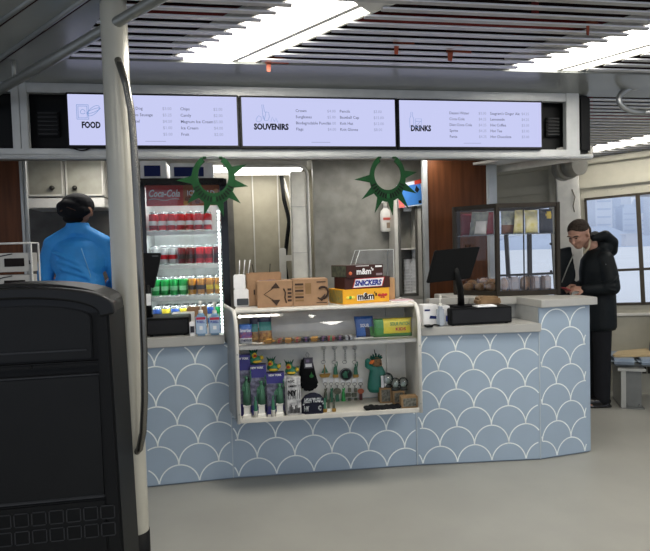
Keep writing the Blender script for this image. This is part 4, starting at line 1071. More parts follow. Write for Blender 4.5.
for px, py, v, r, lab in ((394, 389, .015, .042, 'dark glass snow globe on the left brown box'), (399, 392.5, -.03, .036, 'glass snow globe on the middle brown box, left'), (407.5, 396, -.03, .036, 'glass snow globe on the middle brown box, right')):
    p = pk(px, py, v)
    if v > 0: zb_ = pk(386, 388, -.02).z; u_ = pk(387.5, 388, v).x
    else: zb_ = pk(399, 391, -.06).z; u_ = pk(px - (3.5 if px < 403 else 4), 391, v).x
    if v > .05: pass
    t = thing('snow_globe', lab, 'snow globe', (u_, v, zb_))
    b = B(); b.lathe([(0, 0), (r * .8, 0), (r * .75, .014), (r * .6, .02), (0, .02)], n=18); b.build('base', mat('globe_base', '#3c3f3e', .4), t)
    b = B(); b.sph((0, 0, .014 + r), r, 0, 20); b.build('globe', glass('globe_glass', .12, (.93, .97, .97)), t)
    b = B(); b.lathe([(.012, .018), (.009, .045), (.003, .055), (0, .06)], n=8); b.box((.012, 0, .034), (.008, .008, .03)); b.box((-.013, 0, .03), (.009, .009, .024)); b.build('tiny_city', mat('globe_city', '#b4c0ba', .5), t)
# --- black folded cloth
b = B(); a0, a1 = pk(363, 410, -.09).x, pk(399, 409, -.09).x
for k in range(7): b.box((a0 + (k + .5) * (a1 - a0) / 7 - (a0 + a1) / 2, .01 * math.sin(k * 2), .009 + .004 * math.sin(k * 1.3)), ((a1 - a0) / 6, .08, .02), 0, .009)
b.box((0, 0, .008), (a1 - a0, .07, .014), 0, .006)
tag(kmesh(mobj('knit_gloves', blob(b, .005, 3), wool), ((a0 + a1) / 2, -.135, zfl)), 'flat black knit gloves lying on the display floor', 'gloves')
KMd, KId, THd = KM.copy(), KI.copy(), TH
KM, KI, TH = KM0.copy(), KI0.copy(), TH0
# ================================================================== THINGS ON THE WORKTOPS
def kthing(name, label, cat, rect, v, z0, group=None, rz=0):
    u0, u1, a, z1 = rk(*rect, v)
    t = thing(name, label, cat, ((u0 + u1) / 2, v, z0), rz, group)
    return t, u1 - u0, z1 - z0
# left: cash drawer, screen on pole
t, w, h = kthing('cash_drawer', 'black cash drawer box on the left worktop beside the sanitizer bottles', 'cash drawer', (146, 318, 189, 337), .17, ZL)
b = B(); b.bx(-w / 2, w / 2, 0, .32, .008, h, 0, .004); b.build('body', black, t)
b = B(); b.bx(-w / 2 + .01, w / 2 - .01, -.005, 0, .02, h - .015, 0, .002); b.build('drawer_front', mat('drawer_black', '#202124', .6), t)
b = B()
for sx in (-1, 1):
    for y in (.03, .28): b.cyl((sx * (w / 2 - .03), y, 0), (sx * (w / 2 - .03), y, .01), .012)
b.build('feet', black, t)
LDZ = ZL + h
a = pk(149, 290, .26)
t = thing('register_screen', 'black point of sale screen seen from behind, left of the fridge', 'screen', (a.x, .26, LDZ))
q = [pk(x, y, .26) for x, y in ((137, 253), (161, 253), (159, 266), (154, 288), (139, 287))]
b = B(); b.prism([(p.x - a.x, p.z - LDZ) for p in q], -.0, .03, 0, bev=.005); b.build('display_back', black, t)
b = B(); b.bx(-.03, .02, -.004, .03, 0, .02, 0, .004); b.cyl((-.01, .012, .0), (-.01, .012, pk(149, 285, .26).z - LDZ), .022); b.build('stand', black, t)
b = B(); p = pk(149, 301, .25); b.bx(-.018, .012, -.016, -.01, p.z - LDZ - .03, p.z - LDZ + .05, 0); b.build('stand_label', print_w, t)
b = B(); p = pk(155, 256, .25); b.bx(p.x - a.x - .02, p.x - a.x + .02, -.003, 0, p.z - LDZ - .004, p.z - LDZ + .004, 0); b.build('logo_plate', mat('dim_grey', '#4c4e52', .4), t)
# sanitizer bottles
liq = mat('gel_blue', '#7fa3c4', .15, c2='#9dbbd2', scale=14); lblb = mat('label_blue', '#3f4d9a', .4); lblr = mat('label_red', '#b0304a', .4)
def pump(label, rect, v, z0, body=liq, rz=0, txt=True, cat='bottle', name='sanitizer_bottle', round_=False):
    t, w, h = kthing(name, label, cat, rect, v, z0, rz=rz)
    b = B(); hb_ = h * .60
    if round_: b.lathe([(0, 0), (w * .45, 0), (w * .5, .01), (w * .5, hb_ * .8), (w * .35, hb_ * .95), (w * .2, hb_), (0, hb_)], (0, w / 2, 0), 18)
    else: b.bx(-w * .48, w * .48, 0, w * .7, 0, hb_, 0, .012); b.cyl((0, w * .35, hb_), (0, w * .35, hb_ + .012), w * .3, w * .2)
    b.build('body', body, t)
    b = B(); y = w / 2 if round_ else w * .35
    b.cyl((0, y, hb_ + .004), (0, y, hb_ + .03), w * .2, w * .2); b.cyl((0, y, hb_ + .02), (0, y, h - .012), w * .07); b.box((0, y, h - .008), (w * .34, w * .3, .016), 0, .004); b.tube([(0, y, h - .008), (-w * .05, y - w * .35, h - .01), (-w * .05, y - w * .5, h - .025)], w * .08, 0, 8)
    b.build('pump', white, t)
    if txt:
        b = B(); b.bx(-w * .4, w * .4, -.002, 0, hb_ * .12, hb_ * .78, 3); b.bx(-w * .4, w * .4, -.003, -.002, hb_ * .78, hb_ * .90, 1); b.text('PURELL', hb_ * .16, -w * .34, hb_ * .62, -.004, 0, width=w * .68, bold=.001); b.bx(-w * .14, w * .14, -.003, -.002, hb_ * .3, hb_ * .48, 2)
        b.build('label', [lblb, lblr, print_w, mat('label_pale', '#a9bfd6', .3)], t)
    return t
pump('blue gel pump bottle on the left worktop, next to the black cash drawer', (195, 301, 206.5, 337), .10, ZL)
pump('blue gel pump bottle on the left worktop, next to the display case', (208.5, 302, 220.5, 337), .10, ZL)
# cartons behind the left bottles
for rect, v, m, lab in (((172, 313, 194, 330), .40, print_w, 'white carton behind the cash drawer, in front of the fridge'), ((187, 307, 207, 330), .5, card, 'brown carton behind the gel bottles, in front of the fridge')):
    t, w, h = kthing('carton', lab, 'box', rect, v, ZL); b = B(); b.bx(-w / 2, w / 2, 0, .10, 0, h, 0, .002); b.build('box', m, t)
    b = B(); b.bx(-w / 2 + .002, w / 2 - .002, .045, .055, h, h + .001, 0); b.build('tape', mat('clear_tape', '#c4ab85', .3), t)
t, w, h = kthing('card_reader', 'small white card reader between cash drawer and gel bottles', 'card reader', (189.5, 322, 195, 337), .12, ZL)
b = B(); b.bx(-w / 2, w / 2, 0, .03, 0, h, 0, .004); b.build('body', print_w, t)
b = B(); b.bx(-w * .35, w * .35, -.002, 0, h * .25, h * .7, 0); b.build('keypad', mat('keypad_dark', '#34343c', .5), t)

# cup and lid rack at the far left
t, w, h = kthing('lid_rack', 'white wire rack of lid boxes marked L and M behind the black bin', 'rack', (-40, 242, 33, 290), .12, .995 + .017)
h = pk(20, 243, .12).z - 1.012
b = B()
for x in (-w / 2, w / 2):
    for y in (-.02, .12): b.tube([(x, y, 0), (x, y, h)], .006, 0, 6)
for z in (h, h * .3,):
    for y in (-.02, .12): b.tube([(-w / 2, y, z), (w / 2, y, z)], .005, 0, 6)
    for x in (-w / 2, w / 2): b.tube([(x, -.02, z), (x, .12, z)], .005, 0, 6)
b.build('wire_frame', mat('wire_white', '#c9c9c6', .4), t)
zA = h - .07
rack_t, rack_w, rack_h = t, w, h
rc = KI @ t.location
for k, (y0, y1, letter, lab) in enumerate(((253, 272, 'L', 'white lid box marked L on the top of the wire rack'), (275, 294, 'M', 'white lid box marked M under the box marked L'))):
    u0, u1, z0, z1 = rk(-6, y0, 31.5, y1, .1)
    tt = thing('lid_box', lab, 'box', ((u0 + u1) / 2, .105, z0)); w2, h2 = u1 - u0, z1 - z0
    b = B(); b.bx(-w2 / 2, w2 / 2, 0, .11, 0, h2, 0, .003); b.build('box', mat('lid_box_grey', '#b3b1ab', .5), tt)
    a0 = pk(4, (y0 + y1) / 2 + 1, .1).x - (u0 + u1) / 2; a1 = pk(24, 260, .1).x - (u0 + u1) / 2
    b = B(); b.bx(a0, a1, -.003, .001, h2 * .28, h2 * .72, 0, .01); b.build('opening', dark, tt)
    b = B(); b.text(letter, .032, a1 + .026, h2 * .4, -.003, 0, bold=.001)
    b.tube([(a0 - .05, -.003, h2 * .78), (a0, -.003, h2 * .88), (a0 + .05, -.003, h2 * .95)], .003, 0, 5)
    b.build('lettering', print_k, tt)
# kettle/stacked cups beside the worker
t, w, h = kthing('cup_stack', 'small stack of white cups and a dark handle beside the wire rack', 'cups', (36, 254, 41, 290), .4, .995 + .017)
b = B()
for k in range(5): b.lathe([(.028, 0), (.034, .07), (.036, .075), (.033, .075), (.026, .004)], (0, 0, .05 + k * .03), 14)
b.lathe([(0, 0), (.04, 0), (.04, .05), (0, .05)], n=14); b.build('cups', print_w, t)
b = B(); b.tube([(.03, 0, .2), (.05, 0, .24), (.03, .0, .28)], .012, 0, 8); b.build('handle', black, t)
b = B(); b.bx(UL + .6, P0.x - .35, .86, 1.3, 0, .93, 0, .01) if 0 else b.bx(UL + .6, pk(36, 250, .6).x, .66, .8, 0, .9, 0)
b.bm.free()

# ---------------- right worktop: register
RV = .02
t, w, h = kthing('cash_drawer', 'black cash drawer box under the big screen on the right worktop', 'cash drawer', (450.5, 307.5, 512, 327), RV, ZR_)
b = B(); b.bx(-w / 2, w / 2, 0, .30, .006, h, 0, .004); b.build('body', black, t)
b = B(); b.bx(-w / 2 + .012, w / 2 - .012, -.005, 0, .018, h - .012, 0, .002); b.build('drawer_front', MATS['drawer_black'], t)
b = B()
for sx in (-1, 1):
    for y in (.03, .26): b.cyl((sx * (w / 2 - .03), y, 0), (sx * (w / 2 - .03), y, .008), .012)
b.build('feet', black, t)
DZ = ZR_ + h
a = pk(461, 308, .12)
t = thing('register_screen', 'large black tilted point of sale screen on a curved arm, right worktop', 'screen', (a.x, .12, DZ))
q = [pk(x, y, .0) for x, y in ((433.5, 250.5), (478, 246.5), (471.5, 278.5), (428, 283.5))]
b = B()
fr_ = [(p.x - a.x, p.z - DZ) for p in q]
# tilted slab: top leans away
vs = []
for s, off in ((0, 0), (1, .028)):
    vs.append([b.bm.verts.new((x, -.10 + off - (z - fr_[3][1]) * .25, z)) for x, z in fr_])
b.bm.faces.new(vs[0]); b.bm.faces.new(vs[1][::-1])
for i in range(4): b.bm.faces.new((vs[0][i], vs[1][i], vs[1][(i + 1) % 4], vs[0][(i + 1) % 4]))
bmesh.ops.recalc_face_normals(b.bm, faces=b.bm.faces); bmesh.ops.bevel(b.bm, geom=b.bm.edges[:], offset=.006, segments=2, affect='EDGES')
b.build('display_back', black, t)
b = B(); pts = [pk(x, y, vv) for x, y, vv in ((455, 264, .02), (457, 275, .0), (460, 288, .03), (461, 298, .08), (461, 306, .12))]
b.tube([(p.x - a.x, p.y - .12, p.z - DZ) for p in pts], [.018, .022, .024, .024, .026], 0, 10); b.bx(-.075, .07, -.05, .10, 0, .012, 0, .005); b.build('stand', black, t)
b = B(); p = pk(457, 254, .02); b.prism([(-.016, -.018), (.014, -.018), (.016, .018), (-.014, .018)], -.11 + .03, -.10 + .03, 0, T=Matrix.Translation((p.x - a.x, -.035, p.z - DZ))); b.build('logo_plate', mat('logo_silver', '#8f959a', .2, .6), t)
b = B(); p = pk(474, 251, .02)
for d in (-.02, .012): b.tube([(p.x - a.x + d, -.0, p.z - DZ), (p.x - a.x + d, -.01, p.z - DZ + .045)], .004, 0, 6)
b.build('prongs', black, t)
# brown bag / wallet on the drawer and a paper
b = B(); 
G = [(0, .0), (.0, .045), (.03, .07), (.12, .062), (.17, .062), (.185, .0)]
b.prism(G, 0, .10, 0, bev=.012)
p = pk(479, 307, .14); tag(kmesh(b.build('leather_pouch', mat('pouch_brown', '#8a6f4c', .6, c2='#765a3a', bump=.3)), (p.x, .14, DZ)), 'brown leather pouch lying on the right cash drawer', 'pouch')
b = B(); b.box((0, 0, .004), (.15, .10, .008), 0, .003); b.box((.02, .0, .010), (.10, .07, .004), 0, .002)
p = pk(486, 306, .05); tag(kmesh(b.build('paper_pad', print_w), (p.x, .075, DZ)), 'white paper pad beside the brown pouch', 'paper')
# tissue box, sanitizer, wipes
t, w, h = kthing('tissue_box', 'white box with dark blue print next to the display case, right worktop', 'box', (423.5, 305, 438, 327.5), .08, ZR_)
b = B(); b.bx(-w / 2, w / 2, 0, .12, 0, h, 0, .003); b.build('box', print_w, t)
b = B(); b.bx(-w * .42, -w * .05, -.002, 0, h * .72, h * .8, 0); b.prism([(-w * .1, h * .36), (w * .4, h * .33), (w * .42, h * .46), (-w * .05, h * .50)], -.002, 0, 0); b.build('print', MATS['navy'], t)
t, w, h = kthing('tissue_box', 'white box behind the pump bottle, beside the right cash drawer', 'box', (439.5, 306, 450, 327), .08, ZR_)
b = B(); b.bx(-w / 2, w / 2, 0, .10, 0, h, 0, .003); b.build('box', print_w, t)
b = B(); b.bx(w * .1, w * .4, -.002, 0, h * .2, h * .5, 0); b.build('print', lblb, t)
pump('clear pump bottle standing before the white boxes, right worktop', (437.5, 295, 445, 328), .03, ZR_, body=mat('gel_clear', '#a3abb5', .12), txt=False)
b = B(); b.box((0, 0, .008), (.05, .07, .014), 0, .005); b.tube([(.02, 0, .01), (.05, .01, .014), (.08, -.01, .01)], .005, 0, 6)
p = pk(430, 328, .01); tag(kmesh(b.build('card_reader', black), (p.x, .04, ZR_)), 'small flat black reader lying before the white printed box', 'card reader')

# ---------------- on top of the display case
KM1, KI1, TH1 = KM.copy(), KI.copy(), TH; KM, KI, TH = KMd, KId, THd
TZ = zt0 + .001
def rkz(x0, y0, x1, y1, v, z0): u0, u1, a, z1 = rk(x0, y0, x1, y1, v); return (u0 + u1) / 2, u1 - u0, z1 - z0
# candy boxes
choc = mat('choc_brown', '#3e2420', .45); yel = mat('candy_yellow', '#e2a51a', .45); boxin = mat('box_side_dark', '#3b4038', .5, c2='#5a5c4c', scale=40)
def mm(b, w, h, y, x0, z0, s, wd):
    b.text('m&m', s, x0, z0, y, 1, width=wd, bold=.006); b.text('m&m', s, x0 + .001, z0 + .001, y - .002, 2, width=wd * .985, bold=.002); b.text("'s", s * .6, x0 + wd * 1.02, z0 + s * .35, y, 2, bold=.002)
cbv = .02
u, w, h = rkz(342, 288.5, 391, 303.5, cbv, TZ); h1 = h
w *= 1.06; t = thing('candy_box', 'yellow peanut m&m carton at the bottom of the candy stack', 'box', (u, cbv, TZ), .32); 
b = B(); b.bx(-w / 2, w / 2, 0, .22, 0, h, 0, .002); b.bx(-w / 2 - .001, -w / 2, .01, .21, .006, h - .006, 1); b.build('box', [yel, mat('yellow_side', '#a98a3a', .5, c2='#7d7a4c', scale=40)], t)
b = B(); mm(b, w, h, -.002, -w * .2, h * .26, h * .62, w * .36); b.text('32', h * .35, w * .3, h * .3, -.002, 3, bold=.002)
for x, m in ((-.35, 4), (-.29, 5), (-.40, 5)): b.sph((w * x, -.001, h * .45), (.014, .003, .011), m, 10)
for x in (.28, .36, .42): b.sph((w * x, -.001, h * .5), (.014, .003, .010), 3, 10)
b.build('lettering', [print_w, print_w, mat('mm_dark', '#2a1a18', .5), mat('mm_red', '#b3251f', .5), mat('mm_green', '#4b9a34', .5), mat('mm_pale', '#e6d34a', .5)], t)
u, w, h = rkz(344, 277, 391.5, 289.5, cbv + .005, TZ + h1); h2 = h
w *= 1.06; t = thing('candy_box', 'dark brown SNICKERS carton in the middle of the candy stack', 'box', (u, cbv + .005, TZ + h1 + .0005), .30)
b = B(); b.bx(-w / 2, w / 2, 0, .17, 0, h, 0, .002); b.build('box', choc, t)
b = B(); b.prism([(-w * .34, h * .08), (w * .32, h * .12), (w * .38, h * .94), (-w * .28, h * .90)], -.002, 0, 2); b.prism([(-w * .32, h * .13), (w * .305, h * .17), (w * .355, h * .88), (-w * .27, h * .84)], -.003, -.002, 0)
b.text('SNICKERS', h * .62, -w * .295, h * .29, -.0045, 1, width=w * .60, shear=.25, bold=.0025)
b.build('lettering', [print_w, mat('snick_blue', '#1d2a86', .5), MATS['mm_red']], t)
u, w, h = rkz(344, 265, 386, 279.5, cbv, TZ + h1 + h2)
t = thing('candy_box', 'dark brown milk chocolate m&m carton on top of the candy stack', 'box', (u, cbv - .005, TZ + h1 + h2 + .001), .36)
b = B(); b.bx(-w / 2, w / 2, 0, .22, 0, h, 0, .002); b.bx(-w / 2 - .001, -w / 2, .01, .21, .004, h - .004, 1); b.build('box', [choc, boxin], t)
b = B(); mm(b, w, h, -.002, -w * .25, h * .24, h * .68, w * .40); b.bx(w * .28, w * .46, -.002, 0, h * .78, h * .92, 0); b.bx(w * .3, w * .47, -.002, 0, h * .1, h * .28, 4); b.sph((-w * .40, -.001, h * .35), (.013, .003, .012), 3, 10)
b.bx(-w * .25, w * .1, -.002, 0, h * .9, h * .95, 0)
b.build('lettering', [print_w, MATS['mm_dark'], print_w, mat('mm_orange', '#d3673a', .5), mat('mm_grey', '#8a7a80', .5)], t)
u, w, h = rkz(391, 278, 395, 303, cbv + .1, TZ)
t = thing('carton', 'plain tan carton edge standing behind the candy stack', 'box', (u, cbv + .1, TZ)); b = B(); b.bx(-w * 1.5, w / 2, 0, .1, 0, h, 0, .002); b.build('box', mat('tan_card', '#bb9468', .8), t)
# brown shipping cartons
def carton(rect, v, label, z0=TZ, marks=None, open_=False, d=.2, rz=0):
    u, w, h = rkz(*rect, v, z0); t = thing('carton', label, 'box', (u, v, z0), rz)
    b = B()
    if open_:
        for q in ((-w / 2, w / 2, 0, .006), (-w / 2, w / 2, d - .006, d)): b.bx(q[0], q[1], q[2], q[3], 0, h, 0)
        for q in ((-w / 2, -w / 2 + .006), (w / 2 - .006, w / 2)): b.bx(q[0], q[1], 0, d, 0, h * .9, 0)
        b.bx(-w / 2, w / 2, 0, d, 0, .006, 0)
    else: b.bx(-w / 2, w / 2, 0, d, 0, h, 0, .002)
    b.build('box', card, t)
    if marks: b = B(); marks(b, w, h); b.build('printing', [cardd, MATS['label_blue'], print_w, mat('card_dark', '#80623f', .8)], t)
    return t
def m1(b, w, h): b.bx(-w * .15, w * .35, -.002, 0, h * .62, h * .78, 1); b.text('BLUE', h * .14, -w * .1, h * .64, -.003, 2); b.bx(-w * .3, -w * .26, -.002, 0, h * .35, h * .5, 0)
carton((246.5, 273, 281.5, 303), .12, 'tall open brown carton with small blue print, leftmost on the case top', marks=m1, open_=True)
def m2(b, w, h):
    c = (w * .02)
    b.prism([(c - .03, h * .72), (c + .03, h * .72), (c + .004, h * .94)], -.002, 0, 0); b.prism([(c - .03, h * .28), (c + .03, h * .28), (c + .004, h * .06)], -.002, 0, 0)
    b.tube([(c - .012, -.001, h * .74), (c - .075, -.001, h * .5), (c - .012, -.001, h * .26)], .0025, 0, 4)
    b.tube([(w * .25, -.001, h * .7), (w * .30, -.001, h * .55), (w * .28, -.001, h * .35), (w * .32, -.001, h * .15)], .005, 0, 5)
    for k in range(4): b.bx(w * .36, w * .47, -.002, 0, h * (.2 + k * .14), h * (.28 + k * .14), 0)
carton((257, 281, 292.5, 303.5), -.02, 'low brown carton printed with a diamond and two black triangles', marks=m2)
def m3(b, w, h):
    for k in range(6): b.bx(-w * .44, -w * .2, -.002, 0, h * (.18 + k * .12), h * (.25 + k * .12), 0 if k % 2 else 3)
    b.bx(-w * .15, w * .02, -.002, 0, h * .45, h * .85, 3)
    b.tube([(w * .40 - .035 * math.cos(a * .5) * (1 - a * .05), -.002, h * .62 + .025 * math.sin(a * .5) - a * .004) for a in range(12)], .008, 0, 6); b.tube([(w * .2, -.002, h * .3), (w * .3, -.002, h * .22), (w * .42, -.002, h * .42)], [.004, .012, .006], 0, 6)
    b.bx(w * .16, w * .46, -.002, 0, h * .09, h * .12, 0); b.bx(w * .18, w * .44, -.002, 0, h * .86, h * .90, 0)
carton((293, 279, 328, 304), -.02, 'brown carton with round black swirl mark, beside the candy stack', marks=m3)
# white note holder and printer at the left end
t, w, h = kthing('receipt_printer', 'small white printer with dark tray at the left end of the case top', 'printer', (233.5, 275, 248.5, 303.5), .10, TZ)
b = B(); b.bx(-w / 2, w / 2, 0, .12, 0, h * .55, 0, .006); b.bx(-w / 2, w * .3, .02, .12, h * .55, h, 0, .006); b.build('body', print_w, t)
b = B(); b.bx(-w * .3, w * .48, -.008, 0, h * .05, h * .26, 0, .003); b.build('tray', mat('tray_dark', '#44484c', .4), t)
b = B()
for k in range(3): b.tube([(-w * .1 + k * .03, .06, h), (-w * .05 + k * .036, .06, h + .10)], .003, 0, 5)
b.build('straws', print_w, t)
t, w, h = kthing('straw_holder', 'two thin dark sticks standing up behind the brown cartons', 'holder', (253, 264, 272, 303), .36, ZL + .0)
b = B(); b.lathe([(0, 0), (.04, 0), (.045, .30), (.042, .30), (.037, .01), (0, .01)], n=14); b.build('holder', card, t)
b = B(); b.tube([(-.02, 0, .05), (-.07, 0, h)], .003, 0, 5); b.tube([(.02, 0, .05), (.06, 0, h)], .003, 0, 5); b.build('sticks', black, t)
# papers at the right end
b = B(); b.box((0, 0, .003), (.16, .12, .005), 0); b.box((.01, .01, .007), (.14, .10, .003), 1, T=Matrix.Rotation(.15, 4, 'Z'))
p = pk(401, 302, .06); tag(kmesh(b.build('paper_sheets', [print_w, mat('paper_pink', '#c9a6ae', .6)]), (p.x, .07, TZ)), 'white and pink papers at the right end of the case top', 'paper')
# clear dome lid
t, w, h = kthing('acrylic_cover', 'clear acrylic cover standing behind the candy boxes', 'cover', (349, 250, 394, 302), .32, 1.012)
b = B(); h = pk(370, 250, .32).z - 1.012
pr = [(-w / 2, 0), (-w / 2, h * .55), (-w * .25, h), (w / 2, h), (w / 2, 0)]
for y in (0, .2): b.face([(x, y, z) for x, z in pr])
for i in range(4): b.face([(pr[i][0], 0, pr[i][1]), (pr[i + 1][0], 0, pr[i + 1][1]), (pr[i + 1][0], .2, pr[i + 1][1]), (pr[i][0], .2, pr[i][1])])
b.build('cover', glass('cover_clear', .0), t)
b = B()
for i in range(4):
    for y in (0, .2): b.tube([(pr[i][0], y, pr[i][1]), (pr[i + 1][0], y, pr[i + 1][1])], .003, 0, 5)
b.build('edges', mat('acrylic_edge', '#c3c6c4', .2), t)
b = B(); b.bx(-w / 2 + pk(371, 300, .32).x - .0, 0, 0, 0, 0, 0) if 0 else None
o = None
b.bm.free()
KM, KI, TH = KM0.copy(), KI0.copy(), TH0
t2 = worktop('back_worktop', 'grey back shelf behind the souvenir case carrying the clear cover', [(pk(300, 300, .31).x, .31), (uT - .06, .31), (uT - .06, .62), (pk(300, 300, .31).x, .62)], .96, .995 + .017)
t['label'] = 'clear acrylic cover standing behind the candy boxes'

# ---------------- back wall items
# soap bottle
v = 1.50; t, w, h = kthing('soap_bottle', 'white pump bottle with red print fixed high on the grey laminate wall', 'bottle', (380, 201, 391, 232), v, pk(385, 232, v).z)
b = B(); b.lathe([(0, 0), (w * .42, 0), (w * .5, .015), (w * .5, h * .55), (w * .42, h * .68), (w * .2, h * .76), (w * .18, h * .8), (0, h * .8)], n=18, T=Matrix.Diagonal((1, .6, 1, 1))); b.build('body', white, t)
b = B(); b.cyl((0, 0, h * .78), (0, 0, h * .95), w * .16); b.box((-w * .1, -.01, h * .97), (w * .5, .04, h * .07), 0, .005); b.build('pump', white, t)
b = B(); b.bx(-w * .3, w * .3, -w * .32, -w * .30, h * .38, h * .46, 0); b.text('SOAP', h * .1, -w * .3, h * .38, -w * .34, 0); b.bx(w * .0, w * .3, -w * .33, -w * .30, h * .12, h * .3, 1); b.build('label', [mat('pink_red', '#c25a4c', .5), mat('label_tan', '#8c7a66', .5)], t)
b = B(); b.bx(-w * .2, w * .2, w * .28, .05, h * .2, h * .3, 0); b.build('bracket', steel, t)
# cup dispenser cabinet
v = 1.34; t, w, h = kthing('cup_cabinet', 'white framed cabinet with stacked paper cups behind its glass', 'cabinet', (395, 190, 422, 301), v, 0)
zb1 = pk(408, 296, v).z; zt1_ = pk(408, 190, v).z
b = B(); 
b.bx(-w / 2, w / 2, 0, .2, 0, zb1 - .03, 0); 
b.bx(-w / 2, -w / 2 + .035, 0, .2, zb1 - .03, zt1_, 0, .004); b.bx(w / 2 - .045, w / 2, 0, .2, zb1 - .03, zt1_, 0, .004); b.bx(-w / 2, w / 2, 0, .2, zt1_ - .04, zt1_, 0, .004); b.bx(-w / 2, w / 2, 0, .2, zb1 - .03, zb1, 0, .004)
b.bx(-w / 2 + .02, w / 2 - .02, .18, .2, zb1, zt1_ - .02, 1)
zm = pk(408, 248, v).z; b.bx(-w / 2 + .02, w / 2 - .03, -.0, .19, zm - .015, zm, 0)
b.build('body', [offw, marble], t)
b = B(); f = .02
b.bx(-w / 2 + .035, -w / 2 + .035 + f, -.01, .01, zb1, zt1_ - .04, 0); b.bx(w / 2 - .045 - f, w / 2 - .045, -.01, .01, zb1, zt1_ - .04, 0); b.bx(-w / 2 + .035, w / 2 - .045, -.01, .01, zt1_ - .06, zt1_ - .04, 0); b.bx(-w / 2 + .035, w / 2 - .045, -.01, .01, zb1, zb1 + .025, 0)
d_ = b.build('door', mat('door_dark_frame', '#55534d', .4), t)
cab = KI @ t.location
for i, (px, yt) in enumerate(((407, 259), (413, 259), (419 - 3.5, 250))):
    yb = 293; a = pk(px, yb, v + .1); z1 = pk(px, yt, v + .12).z
    b = B(); n = 12; hh = (z1 - zb1 - .002) / n
    for k in range(n): b.lathe([(.030, 0), (.034, hh * .8), (.037, hh * .85), (.037, hh), (.031, hh)], (0, 0, k * hh), 14)
    b.lathe([(0, .001), (.03, .001)], n=14)
    tag(kmesh(b.build('cup_stack', print_w), (a.x, v + .08 + .02 * (i % 2), zb1 + .001)), ['left stack of white paper cups in the glass cabinet', 'middle stack of white paper cups in the glass cabinet', 'taller right stack of white paper cups in the glass cabinet'][i], 'cups', 'stacks of paper cups')
# blue poster leaning on the cabinet
v = 1.31; q = [pk(x, y, v) for x, y in ((397, 185), (421, 179), (423, 205), (399, 208))]; c = q[3]
t = thing('poster_screen', 'small bright blue and red sign mounted over the cup cabinet', 'sign', (c.x, v, c.z))
b = B(); b.prism([(p.x - c.x, p.z - c.z) for p in q], 0, .02, 0); b.build('panel', mat('poster_white', '#d9dde6', .4), t)
def lerp(fx, fz):
    bt = q[3].lerp(q[2], fx); tp = q[0].lerp(q[1], fx); r = bt.lerp(tp, fz); return (r.x - c.x, r.z - c.z)
b = B(); b.prism([lerp(.05, .05), lerp(.97, .05), lerp(.97, .86), lerp(.05, .86)], -.002, 0, 0); b.prism([lerp(.72, .84), lerp(1, .84), lerp(1, 1), lerp(.72, 1)], -.003, 0, 1); b.prism([lerp(.0, .0), lerp(.25, .0), lerp(.12, .4), lerp(.0, .5)], -.004, 0, 2)
b.prism([lerp(.82, .08), lerp(.94, .08), lerp(.94, .2), lerp(.82, .2)], -.004, 0, 3); b.prism([lerp(.7, .62), lerp(.78, .8), lerp(.84, .7), lerp(.9, .62), lerp(.8, .5)], -.004, 0, 3)
b.build('picture', [mat('poster_blue', '#3f7fc9', .4), mat('poster_red', '#c3402f', .4), mat('poster_orange', '#d9883a', .4, c2='#d65b88', scale=60), print_k], t)
b = B(); b.bx(.05, .13, .02, .05, -.03, .05, 0); b.build('bracket', steel, t)

# ================================================================== GLASS FOOD CASE
CW = hitY(498, 296, 4.40); c0 = w2k(CW)
cl = w2k(hitY(456, 298, 4.66)); cr2 = w2k(hitY(558, 295.5, 4.42))
cl.z = cr2.z = c0.z = ZT_
ctop = pk(498, 203.5, c0.y).z
t = thing('food_case', 'glass food case with dark metal frame on the raised worktop end', 'display case', (c0.x, c0.y, ZT_)); H = ctop - ZT_
A, Bc, Cc = Vector((0, 0)), Vector((cl.x - c0.x, cl.y - c0.y)), Vector((cr2.x - c0.x, cr2.y - c0.y))
Dd = Cc + Vector((0, .42)); Ee = Bc + Vector((.06, .20)); Ee = Vector((Bc.x + .05, Cc.y + .42))
pg = [A, Cc, Dd, Ee, Bc]
frame = mat('case_bronze', '#37322c', .4, .5)
b = B(); fw = .016
for P_ in pg: b.bx(P_.x - fw, P_.x + fw, P_.y - fw, P_.y + fw, 0, H, 0, .003)
for z0, z1 in ((0, .04), (H - .035, H)):
    for P_, Q_ in zip(pg, pg[1:] + pg[:1]):
        d = Q_ - P_; T = Matrix.Translation((P_.x, P_.y, 0)) @ Matrix.Rotation(math.atan2(d.y, d.x), 4, 'Z'); b.bx(0, d.length, -fw * .8, fw * .8, z0, z1, 0, .002, T=T)
b.prism([(p.x, p.y) for p in pg], .005, .02, 0, 'xy'); b.build('frame', frame, t)
b = B(); xm = (A.x + Cc.x) / 2 - .01; b.bx(xm - .004, xm + .004, .004, .012, .04, H - .03, 0); 
b.cyl((Cc.x - .03, -.02, H * .55), (Cc.x - .03, -.012, H * .55), .01, .01, 0, 8); b.cyl((Cc.x - .03, -.02, H * .25), (Cc.x - .03, -.012, H * .25), .01, .01, 0, 8); b.build('sliding_door_edge', frame, t)
b = B()
for P_, Q_ in ((A, Cc), (Bc, A)):
    b.face([(P_.x, P_.y, .03), (Q_.x, Q_.y, .03), (Q_.x, Q_.y, H - .03), (P_.x, P_.y, H - .03)])
b.build('glass', glass('case_glass', .015), t)
hs = pk(525, 234, c0.y + .15).z - ZT_
b = B(); b.prism([(p.x * .97, p.y * .97 + .01) for p in pg], hs - .006, hs, 0, 'xy'); b.build('upper_shelf', glass('shelf_glass', .12, (.75, .8, .78)), t)
